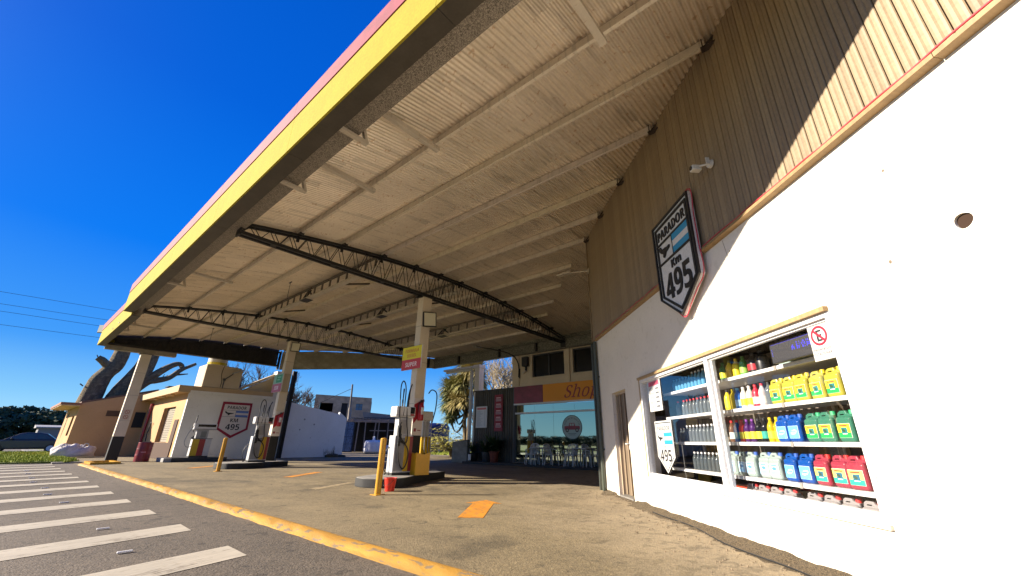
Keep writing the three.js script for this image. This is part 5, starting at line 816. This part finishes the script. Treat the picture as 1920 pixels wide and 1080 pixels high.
{
  const t = thing('pruned_tree', 'thick bare trunk with lopped branch behind the tan house', 'tree', [-43, 0, -3.4]);
  mesh('trunk', limb([[0, -.1, -.3], [0, 2.5, -.15], [0, 4.2, -.35], [-.1, 5.3, -.5], [-.3, 6.3, -1.0], [-.5, 7.2, -1.15], [-.6, 8.4, -1.2], [-.6, 10, -1.6]], .72, .4), bark, t, true); mesh('stub', limb([[0, 6.2, -.6], [0, 6.6, -.1], [0, 6.72, .12]], .28, .2, 8, 8), bark, t, true); mesh('twig', [rod([0, 6.65, .05], [0, 6.9, .2], .03), rod([0, 4.6, .3], [0, 4.75, .5], .04)], bark, t);
  const q = thing('pruned_tree', 'leaning bare tree with long twisted limbs over the tan house', 'tree', [-43, 0, -5]);
  mesh('trunk', limb([[0, -.1, .3], [0, 2, .35], [0, 3.6, .1], [0, 4.8, -.25], [-.1, 6.2, -.85], [-.2, 7.6, -1.15], [-.3, 9, -1.4]], .62, .38), bark, q, true);
  mesh('second_trunk', limb([[.1, -.1, -.9], [.1, 2.5, -.7], [.1, 4.0, -.75], [.1, 5.5, -1.1], [0, 7.2, -1.4], [0, 9, -1.5]], .55, .35), bark, q, true);
  mesh('limb', limb([[0, 5.1, -1.0], [.1, 5.7, -1.7], [.1, 6.35, -2.3], [0, 6.85, -2.9], [.0, 6.95, -3.3], [0, 6.6, -3.55]], .36, .13), bark, q, true);
  mesh('limb', limb([[0, 4.6, -1.0], [.1, 5.3, -1.6], [.1, 5.45, -2.1], [.1, 5.75, -2.8], [.1, 6.35, -3.3], [.1, 6.6, -3.6], [.1, 7.1, -4.3]], .3, .12), bark, q, true);
  mesh('limb', limb([[.1, 6.0, -2.95], [.1, 6.1, -3.5], [.1, 6.2, -3.95]], .1, .04, 8, 8), bark, q, true);
  mesh('twig', [rod([.1, 5.5, -2.3], [.1, 6.0, -2.45], .04, .02), rod([.1, 5.55, -2.4], [.1, 5.95, -2.65], .035, .02), rod([0, 6.9, -3.2], [0, 6.5, -3.4], .07, .03), rod([0, 6.0, .25], [0, 6.2, .55], .08, .05), rod([0, 7.3, -.55], [0, 7.8, -.65], .05, .03)], bark, q);
}
function bareTree(name, label, x, z, h, r, col, n, spread, seedv, y0 = 0) {
  seed = seedv; const t = thing(name, label, 'tree', [x, y0, z], 0, 'leafless trees beyond the station'); const a = new Acc(), b = new Acc(); let cnt = 0;
  const grow = (p, d, len, rad, dep) => {
    if (dep > 6) return; const k = dep === 0 ? 4 : 2; let q = p.clone(), dd = d.clone();
    for (let i = 0; i < k; i++) { const e = q.clone().addScaledVector(dd, len / k), acc = dep < 2 ? b : a; acc.rod(q, e, rad * (1 - .3 * i / k), rad * (1 - .3 * (i + 1) / k), dep < 2 ? 8 : 3); cnt++; q = e; dd.add(V(rr(-.14, .14), rr(-.02, .12), rr(-.14, .14))).normalize(); }
    const m = dep === 0 ? 5 : dep < 3 ? 3 : dep < 5 ? 3 : 2; for (let i = 0; i < m; i++) { const nd = dd.clone().add(V(rr(-1, 1) * spread, rr(-.25, .7) * spread, rr(-1, 1) * spread)).normalize(); grow(dep ? q.clone().addScaledVector(dd, -len * rr(0, .5)) : q.clone(), nd, len * rr(.55, .8), Math.max(.011, rad * .58), dep + 1); }
  };
  grow(V(0, -.1, 0), V(0, 1, 0), h * .32, r, 0); const m = surf(...col, { tex: 'bark', size: .8, rough: .95 });
  mesh('trunk', b.geo(), m, t, true); mesh('crown', a.geo(), m, t, true);
}
bareTree('bare_tree', 'tall leafless tree showing between the tank housing and the parapet', -42, -12.6, 9.2, .22, [.10, .08, .07], 3600, .85, 11);
bareTree('bare_tree', 'leafless tree standing behind the sloping tan parapet', -40, -14.8, 8.6, .2, [.12, .08, .07], 3200, .8, 27);
bareTree('bare_tree', 'reddish leafless tree above the end of the boundary wall', -41, -17.6, 7.2, .18, [.15, .09, .065], 3400, .85, 35);
bareTree('bare_tree', 'pale leafless tree rising above the dark ribbed wing', -23.4, -26.5, 9.8, .22, [.62, .56, .45], 4200, .85, 43);
bareTree('bare_tree', 'pale leafless tree close to the cream shop wall', -21.2, -25.2, 9.6, .2, [.6, .54, .44], 4200, .85, 58);
bareTree('bare_tree', 'low pale leafless tree behind the dark blue tank', -34, -36, 6.4, .16, [.3, .27, .22], 2400, .9, 64);
// cabbage tree with sword leaves, and the palms at its foot
{
  const lm = [[.25, .235, .075], [.17, .19, .065], [.32, .26, .09]].map((c) => { const m = flat(...c, { rough: .7, side: 2 }); return m; });
  const t = thing('cabbage_tree', 'cabbage tree with clusters of sword leaves behind the white gutter pipe', 'tree', [-20.05, 0, -19.5]); seed = 777;
  mesh('trunk', limb([[0, -.1, 0], [.05, 1.2, 0], [-.05, 2.4, .05], [.1, 3.6, 0]], .16, .11, 10, 16), bark, t, true); mesh('trunk', limb([[.45, -.1, .1], [.4, 1.4, .1], [.5, 2.8, .15], [.75, 4.4, .1]], .12, .08, 10, 16), bark, t, true);
  const heads = [[-.9, 4.75, .1, 1.15], [-.35, 5.35, -.3, 1.2], [.45, 5.5, .3, 1.15], [.95, 4.9, -.1, 1.0], [-1.25, 4.15, .3, 1.0], [-.6, 3.6, .4, 1.0], [.1, 4.6, .5, 1.0], [-.9, 3.1, .2, .8], [1.1, 5.6, .2, .9], [-1.6, 4.6, .2, 1.0], [-1.45, 3.5, .3, .95], [.3, 3.7, .4, .9], [-.2, 5.9, 0, 1.0], [-1.0, 2.6, .5, .75]];
  heads.forEach(([x, y, z, L], i) => { const b = mesh('branch', limb([[i % 2 ? .55 : 0, 2.6 + .15 * i % 1.3, 0], [x * .55, y - 1.0, z * .5], [x, y, z]], .075, .05, 7, 10), bark, t, true); const a = new Acc(); for (let k = 0; k < 330; k++) { const an = rr(0, 6.283), up = rr(-1.1, 1.5); a.blade(V(x, y, z), V(Math.cos(an), up, Math.sin(an)), L * rr(.75, 1.2), .085, rr(.05, .42)); } mesh('leaf_cluster', a.geo(), lm[i % 3], t); });
  for (const [x, z, s, lab] of [[-22.4, -21.3, 1.7, 'yellow green palm bush left of the cabbage tree trunk'], [-21.1, -21.4, 1.8, 'yellow green palm bush right of the cabbage tree trunk'], [-23.6, -21.6, 1.2, 'lowest palm bush, next to the grey cabinet']]) { const q = thing('palm_bush', lab, 'plant', [x, 0, z], 0, 'palm bushes under the cabbage tree'); const a = new Acc(); for (let f = 0; f < 40; f++) { const an = rr(0, 6.283), d = V(Math.cos(an), rr(.5, 1.8), Math.sin(an)).normalize(); let p = V(0, .3, 0); for (let k = 0; k < 9; k++) { const e = p.clone().addScaledVector(d, .2 * s); const sd = d.clone().cross(V(0, 1, 0)).normalize(); for (const sg of [-1, 1]) a.blade(e, d.clone().multiplyScalar(.6).addScaledVector(sd, sg).add(V(0, -.15, 0)), .42 * s * (1 - k * .06), .1, .18); d.y -= .13; d.normalize(); p = e; } } mesh('fronds', a.geo(), flat(.36, .33, .06, { rough: .7, side: 2 }), q); mesh('stem', cyl(.12, .5, 0, 0, 0, 8), bark, q); }
}
// dark conifers on the left skyline
{
  const geo = [], lmat = [[.05, .075, .034], [.06, .085, .038], [.042, .064, .03]].map((c) => flat(...c, { rough: .9, side: 2 }));
  for (let v = 0; v < 3; v++) {
    seed = 900 + v * 31; const a = new Acc(); for (let c = 0; c < 46; c++) { const an = rr(0, 6.28), rad = Math.sqrt(rnd()) * 3.0, y = 1.6 + rr(0, 1) * 4.2 - rad * .35, cx = Math.cos(an) * rad, cz = Math.sin(an) * rad, cr = rr(.7, 1.3); for (let k = 0; k < 70; k++) { const d = V(rr(-1, 1), rr(-.7, 1), rr(-1, 1)).normalize(), p = V(cx + d.x * cr, y + d.y * cr * .75, cz + d.z * cr), s = rr(.18, .42), e = V(rr(-1, 1), rr(-1, 1), rr(-1, 1)).normalize(), f = e.clone().cross(d).normalize(); a.quad(p.clone().addScaledVector(e, -s), p.clone().addScaledVector(f, -s * .6), p.clone().addScaledVector(e, s), p.clone().addScaledVector(f, s * .6)); } } geo.push(a.geo());
  }
  const tr = limb([[0, -.2, 0], [.1, 1.4, 0], [0, 3, .1]], .3, .16, 8, 8);
  const spots = [[-112, 10, .88], [-113, 5, .95], [-110, .5, .98], [-114, -3, 1.06], [-112, -6.6, 1.0], [-109, -9.4, .86], [-116, -12.4, .68], [-114, -16.8, .9], [-115, -21, .85], [-116, 15, .9]];
  const words = ['at the left edge of the picture', 'second from the left edge', 'third from the left edge', 'fourth from the left edge, above the car roof', 'fifth from the left edge, tallest of the row', 'sixth from the left edge', 'lowest of the row, over the distant shed', 'next to the eaves of the tan house', 'hidden mostly behind the tan house', 'just beyond the left edge'];
  spots.forEach(([x, z, s], i) => { if (i === 8 || i === 9) return; const t = thing('conifer', 'dark dense conifer on the skyline, ' + words[i], 'tree', [x, 0, z], i * 1.3, 'dark conifers on the skyline'); t.scale.set(s * 1.15, s, s * 1.15); mesh('trunk', tr, bark, t, true); mesh('crown', geo[i % 3], lmat[i % 3], t, true); });
  const sh = thing('distant_shed', 'low pale shed under the distant conifers', 'shed', [-86, 0, -6.5]); mesh('wall', bb(-2, 2, 0, 2.3, -3, 3), surf(.2, .2, .2, {}), sh); mesh('roof', ext([[-2.3, 2.3], [2.3, 2.3], [2.3, 2.45], [-2.3, 2.75]], 6.6).translate(0, 0, -3.3), surf(.3, .3, .3, {}), sh);
  // woodland across the road, seen in the shop glass
  const wd = []; seed = 4242; for (let k = 0; k < 26; k++) { const g = geo[k % 3].clone(); g.scale(2.0, .62, 2.0); g.rotateY(k); g.translate(-150 + k * 9 + rr(-2, 2), -.5, 96 + rr(-4, 6)); wd.push(g); }
  const w = mesh('distant_woodland', join(wd), lmat[0], null, true); w.userData = { kind: 'stuff', label: 'dark belt of woodland beyond the road', category: 'woodland' };
}
// grass on the verge and behind the yard
{
  seed = 5150; const gr = new Acc(); const gm = flat(.27, .32, .03, { rough: .9, side: 2 });
  for (let k = 0; k < 26000; k++) { const x = -28.3 - Math.pow(rnd(), 1.3) * 21, z = -2.82 + rnd() * 9, h = rr(.04, .11), an = rr(0, 6.28); const b = V(x, .06, z), s = V(Math.cos(an) * .02, 0, Math.sin(an) * .02), tp = V(x + rr(-.05, .05), .06 + h, z + rr(-.05, .05)); gr.quad(b.clone().sub(s), b.clone().add(s), tp.clone().addScaledVector(s, .2), tp.clone().addScaledVector(s, -.2)); }
  for (let k = 0; k < 1800; k++) { const x = rr(-31, -27.6), z = rr(-2.95, -2.3), h = rr(.04, .14), an = rr(0, 6.28); if (fbm(x * 1.4, z * 3, 2) < .5) continue; const b = V(x, .03, z), s = V(Math.cos(an) * .02, 0, Math.sin(an) * .02), tp = V(x + rr(-.05, .05), .05 + h, z + rr(-.05, .05)); gr.quad(b.clone().sub(s), b.clone().add(s), tp.clone().addScaledVector(s, .2), tp.clone().addScaledVector(s, -.2)); }
  for (let k = 0; k < 5000; k++) { const x = rr(-31, -22), z = rr(-29, -24), h = rr(.06, .2), an = rr(0, 6.28); const b = V(x, 0, z), s = V(Math.cos(an) * .03, 0, Math.sin(an) * .03), tp = V(x + rr(-.06, .06), h, z + rr(-.06, .06)); gr.quad(b.clone().sub(s), b.clone().add(s), tp.clone().addScaledVector(s, .2), tp.clone().addScaledVector(s, -.2)); }
  const o = mesh('grass', gr.geo(), gm, null, true); o.userData = { kind: 'stuff', label: 'short bright green grass on the verge', category: 'grass' };
  for (const [y0, y1, i] of [[14.4, 14.0, 0], [13.2, 12.9, 1], [12.7, 12.0, 2], [11.3, 10.9, 3]]) tag(mesh('overhead_wire', rod([-64, y0, 30], [-58, y1, -26], .018, .018, 5), M.black, null), `thin overhead power line, ${['highest', 'second', 'third', 'lowest'][i]} of the four in the left sky`, 'power line', 'power lines in the left sky');
}

// ---------------------------------------------------------------- shelves and goods behind the shop window
{
  const SH = [1.86, 1.465, 1.07, .68];
  const sm_ = surf(.74, .73, .71, { rough: .4 });
  const rack = thing('shelf_rack', 'white metal display shelving inside the shop window', 'shelving', onWall(0, .1, -.22), WT);
  SH.forEach((y) => { for (const [a, b] of [[2.75, 4.2], [4.206, 5.53], [5.536, 7.02]]) { const s = mesh('shelf', bb(-b, -a, y - .1 - .02, y - .1, -.55, .0), sm_, rack); mesh('price_rail', bb(-b, -a, y - .138, y - .098, .001, .008), sm_, s); } });
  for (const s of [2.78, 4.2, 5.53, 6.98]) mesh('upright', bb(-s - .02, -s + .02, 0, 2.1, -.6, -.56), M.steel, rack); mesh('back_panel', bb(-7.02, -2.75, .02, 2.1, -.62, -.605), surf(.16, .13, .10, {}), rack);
  for (const y of SH) for (const s of [4.2, 5.53]) mesh('bracket', bb(-s - .02, -s + .02, y - .145, y - .095, .009, .016), surf(.3, .28, .25, {}), rack);
  // jug: body, handle arch, cap and label
  const jb = [RB(.182, .225, .14, .03, 0, .1125, 0, 3)]; const hs = shp([[-.088, .19], [-.088, .235], [-.078, .262], [-.05, .278], [.018, .278], [.028, .255], [.086, .24], [.088, .19]]); const hh = new THREE.Path([[-.066, .228], [-.06, .25], [-.045, .26], [.005, .26], [.014, .24], [.0, .226]].map((p) => new THREE.Vector2(...p))); hs.holes.push(hh);
  const jug = join([...jb, ext(hs, .07, .012).translate(0, 0, -.035)]), cap = new THREE.CylinderGeometry(.024, .026, .036, 16).translate(.056, .262, 0), lab = RB(.145, .125, .006, .002, 0, .10, .0705), neck = new THREE.CylinderGeometry(.018, .03, .03, 12).translate(.056, .24, 0);
  const jm = (r, g, b) => new THREE.MeshPhysicalMaterial({ color: C(r, g, b), roughness: .22, transmission: .25, thickness: .05, ior: 1.35, attenuationColor: C(Math.min(1, r * 1.2), Math.min(1, g * 1.2), Math.min(1, b * 1.2)), attenuationDistance: .15 });
  const cm = (r, g, b) => flat(r, g, b, { rough: .35 });
  const art = (a, b2, c2, d) => canvasMat(128, 112, (c, w, h) => { c.fillStyle = a; c.fillRect(0, 0, w, h); c.fillStyle = b2; c.fillRect(0, 70, w, 42); c.fillStyle = c2; c.fillRect(34, 30, 62, 46); c.fillStyle = d; c.beginPath(); c.ellipse(58, 54, 18, 12, .5, 0, 7); c.fill(); c.fillStyle = '#f4f0e0'; c.fillRect(40, 78, 50, 6); c.fillStyle = '#c8402c'; c.fillRect(20, 10, 84, 12); });
  const AM = { green: art('#f2e32a', '#1c9c4e', '#1f6f74', '#2b4a2a'), red: art('#efe66a', '#1fa08a', '#1d5f7a', '#2f4a34'), blue: canvasMat(96, 128, (c, w, h) => { c.fillStyle = '#62b4ee'; c.fillRect(0, 0, w, h); c.fillStyle = '#bfe4fb'; c.beginPath(); c.ellipse(50, 64, 34, 22, -.6, 0, 7); c.fill(); c.fillStyle = '#2e6fc4'; c.fillRect(24, 56, 50, 12); }), clear: canvasMat(80, 144, (c, w, h) => { c.fillStyle = '#b9d9ee'; c.fillRect(0, 0, w, h); c.fillStyle = '#4f86c0'; c.fillRect(14, 10, 52, 14); c.beginPath(); c.arc(40, 58, 20, 0, 7); c.fill(); c.fillStyle = '#86c4f0'; c.fillRect(10, 92, 60, 44); }) };
  const kinds = { yellow: [jm(.46, .41, .06), cm(.75, .55, .02), AM.green, 'yellow'], green: [jm(.05, .20, .13), cm(.03, .35, .14), AM.green, 'green'], red: [jm(.36, .045, .075), cm(.60, .03, .03), AM.red, 'pink-red'], blue: [jm(.008, .08, .36), cm(.03, .10, .42), AM.blue, 'deep blue'], clear: [jm(.36, .45, .42), cm(.05, .12, .45), AM.clear, 'clear'], grey: [jm(.34, .32, .32), cm(.55, .03, .03), null, 'grey'], dark: [jm(.02, .02, .02), cm(.02, .02, .02), null, 'black'] };
  const shelfName = ['top shelf', 'second shelf', 'third shelf', 'fourth shelf', 'bottom shelf'];
  const ys = [...SH, .325];
  const putJug = (kind, s, sh, label, off = -.36, turn = 0) => { const [bm, cpm, am] = kinds[kind]; const t = thing('jug', label, 'jug', onWall(s, ys[sh], off), WT + turn, 'jugs in the shop window'); mesh('body', jug, bm, t, true); mesh('cap', cap, cpm, t, true); mesh('neck', neck, bm, t, true); if (am) mesh('label', join([lab.clone()]), M.whiteMetal, t, true), mesh('label_print', face(.14, .12, 0, .10, .0748), am, t, true); return t; };
  const row = (kind, n, s0, pitch, sh) => { for (let k = 0; k < n; k++) putJug(kind, s0 - k * pitch, sh, `${ord[k]} ${kinds[kind][3]} jug from the left on the ${shelfName[sh]} of the right pane`, -.35 + (hash(k, sh) - .5) * .05, (hash(k + 3, sh) - .5) * .14); };
  row('clear', 4, 4.18, .22, 0); row('yellow', 7, 4.36, .195, 1); row('blue', 2, 4.40, .20, 2); row('green', 5, 3.98, .195, 2); row('clear', 5, 5.43, .195, 3); row('blue', 2, 4.40, .195, 3); row('red', 5, 3.99, .20, 3);
  for (let k = 0; k < 9; k++) putJug('grey', 5.15 - k * .21 - (k > 3 ? .12 : 0), 4, `${ord[k]} grey jug from the left standing lowest in the window`, -.34);
  putJug('clear', 5.66, 3, 'clear jug at the right end of the fourth shelf, left pane', -.36);
  // bottles
  const bl = (r, h) => lathe([[0, 0], [r * .92, 0], [r, .012], [r, h * .6], [r * .8, h * .72], [r * .38, h * .86], [r * .36, h * .93], [0, h * .93]], 14), bc = (r, h) => new THREE.CylinderGeometry(r * .42, r * .42, h * .1, 12).translate(0, h * .95, 0), bw = (r, h) => new THREE.CylinderGeometry(r * 1.02, r * 1.02, h * .3, 14, 1, true).translate(0, h * .3, 0);
  const cache = {}; const bg = (r, h) => cache[r + '_' + h] ??= [bl(r, h), bc(r, h), bw(r, h)];
  const putBottle = (s, sh, r, h, bm, cpm, lm2, label, off = -.34) => { const [a, b, c] = bg(r, h), t = thing('bottle', label, 'bottle', onWall(s, ys[sh], off), WT, 'bottles in the shop window'); mesh('body', a, bm, t, true); mesh('cap', b, cpm, t, true); if (lm2) mesh('label', c, lm2, t, true); };
  const gl = (r, g, b) => new THREE.MeshPhysicalMaterial({ color: C(r, g, b), roughness: .1, transmission: .35, thickness: .03, ior: 1.35 });
  const blueB = gl(.14, .40, .62), smoke = gl(.10, .12, .13), smoke2 = gl(.16, .19, .21); const white = cm(.75, .74, .72), redc = cm(.58, .03, .03), bluec = cm(.1, .35, .6);
  for (let k = 0; k < 10; k++) putBottle(6.82 - k * .105, 0, .04, k > 5 ? .26 : .22, blueB, k > 5 ? white : bluec, null, `${ord[k]} pale blue bottle from the left on the top shelf, left pane`);
  for (let k = 0; k < 9; k++) putBottle(6.78 - k * .108 - (k ? .1 : 0), 1, .045, .25, smoke2, redc, null, `${ord[k]} red capped bottle from the left on the second shelf, left pane`);
  for (let k = 0; k < 9; k++) putBottle(6.58 - k * .103, 2, .042, .25, smoke2, white, null, `${ord[k]} white capped bottle from the left on the third shelf, left pane`);
  for (let k = 0; k < 7; k++) putBottle(6.46 - k * .103, 3, .042, .25, smoke, white, null, `${ord[k]} white capped bottle from the left on the fourth shelf, left pane`);
  for (let k = 0; k < 5; k++) putBottle(7.0 - k * .1, 2, .042, .22, smoke, M.darkGrey, null, `${ord[k]} dark bottle behind the shield sticker on the third shelf`, -.45);
  const yel = cm(.72, .55, .02), lw = cm(.7, .68, .6), ly = cm(.75, .68, .05), dk = cm(.03, .03, .03);
  const L2 = [['yellow bottle beside the mullion', yel, dk, ly], ['second yellow bottle', yel, yel, null], ['small blue bottle', cm(.02, .12, .45), bluec, cm(.3, .5, .75)], ['first white bottle', cm(.6, .58, .5), white, ly], ['second white bottle', cm(.6, .58, .5), white, ly], ['red bottle', cm(.6, .02, .05), redc, lw], ['pale bottle right of the red one', cm(.5, .45, .44), redc, lw], ['clear bottle at the right end', smoke2, dk, null]];
  L2.forEach(([n, a, b, c], k) => putBottle(5.36 - k * .118, 1, .05, .27, a, b, c, n + ' on the second shelf, right pane'));
  const purple = gl(.08, .02, .14), black = gl(.015, .015, .015), L3 = [['brown bottle beside the mullion', gl(.2, .1, .06), redc, lw], ['blue bottle with red cap', gl(.02, .14, .45), redc, cm(.1, .3, .4)], ['red bottle', cm(.55, .03, .02), redc, ly], ['first purple bottle', purple, cm(.2, .05, .3), ly], ['second purple bottle', purple, cm(.2, .05, .3), ly], ['first black bottle', black, dk, ly], ['second black bottle', black, dk, cm(.03, .3, .25)], ['first yellow bottle', gl(.65, .5, .02), yel, ly], ['second yellow bottle', gl(.65, .5, .02), yel, ly]];
  L3.forEach(([n, a, b, c], k) => putBottle(5.38 - k * .107, 2, .047, .27, a, b, c, n + ' on the third shelf, right pane'));
  const L1 = [['dark green can beside the mullion', cm(.01, .16, .03), cm(.01, .16, .03), ly], ['first yellow can', cm(.72, .58, .02), dk, cm(.6, .45, .02)], ['second yellow can', cm(.72, .58, .02), yel, cm(.6, .45, .02)], ['light green can', cm(.1, .32, .06), cm(.05, .2, .04), cm(.3, .55, .1)], ['large black can with a red label', cm(.012, .012, .012), dk, cm(.4, .03, .04)], ['second large black can', cm(.012, .012, .012), dk, null]];
  L1.forEach(([n, a, b, c], k) => putBottle(5.35 - k * .15 - (k > 3 ? .06 : 0), 0, k > 3 ? .085 : .055, .25, a, b, c, n + ' on the top shelf, right pane'));
  for (const [s, y, lab2] of [[7.12, 1.1, 'tall yellow carton standing at the left end of the window'], [7.0, .12, 'yellow carton on the floor below the shield sticker']]) tag(mesh('carton', [RB(.2, .5, .2, .01, 0, .25, 0)], cm(.55, .38, .02)), lab2, 'carton').position.set(...onWall(s, y, -.75));
  const st = thing('display_stand', 'narrow dark stand carrying the tall yellow carton', 'stand', onWall(7.12, .1, -.75), WT); mesh('top', B(.4, .03, .4, 0, .985, 0), M.darkGrey, st); for (const [a, b] of [[-1, 1], [1, 1], [-1, -1], [1, -1]]) mesh('leg', B(.03, .97, .03, a * .17, .485, b * .17), M.darkGrey, st);
  for (const [s, lab2] of [[5.42, 'red plastic crate on the floor left of the mullion'], [4.98, 'red plastic crate on the floor right of the mullion']]) { const t = thing('crate', lab2, 'crate', onWall(s, .1, -.5), WT, 'red crates under the shelves'), m = cm(.62, .05, .02); mesh('side', bb(-.2, .2, 0, .44, .14, .16), m, t); mesh('side', bb(-.2, .2, 0, .44, -.16, -.14), m, t); mesh('end', bb(-.2, -.18, 0, .44, -.14, .14), m, t); mesh('end', bb(.18, .2, 0, .44, -.14, .14), m, t); mesh('floor', bb(-.18, .18, 0, .02, -.14, .14), m, t); }
  const fl = thing('floor_plinth', 'dark low plinth under the lowest row of grey jugs', 'plinth', onWall(4.0, .1, -.36), WT); mesh('slab', bb(-1.3, 1.3, 0, .224, -.1, .12), M.darkGrey, fl); mesh('kick_strip', bb(-1.3, 1.3, 0, .06, .121, .13), M.black, fl);
}
renderer.render(scene, camera);
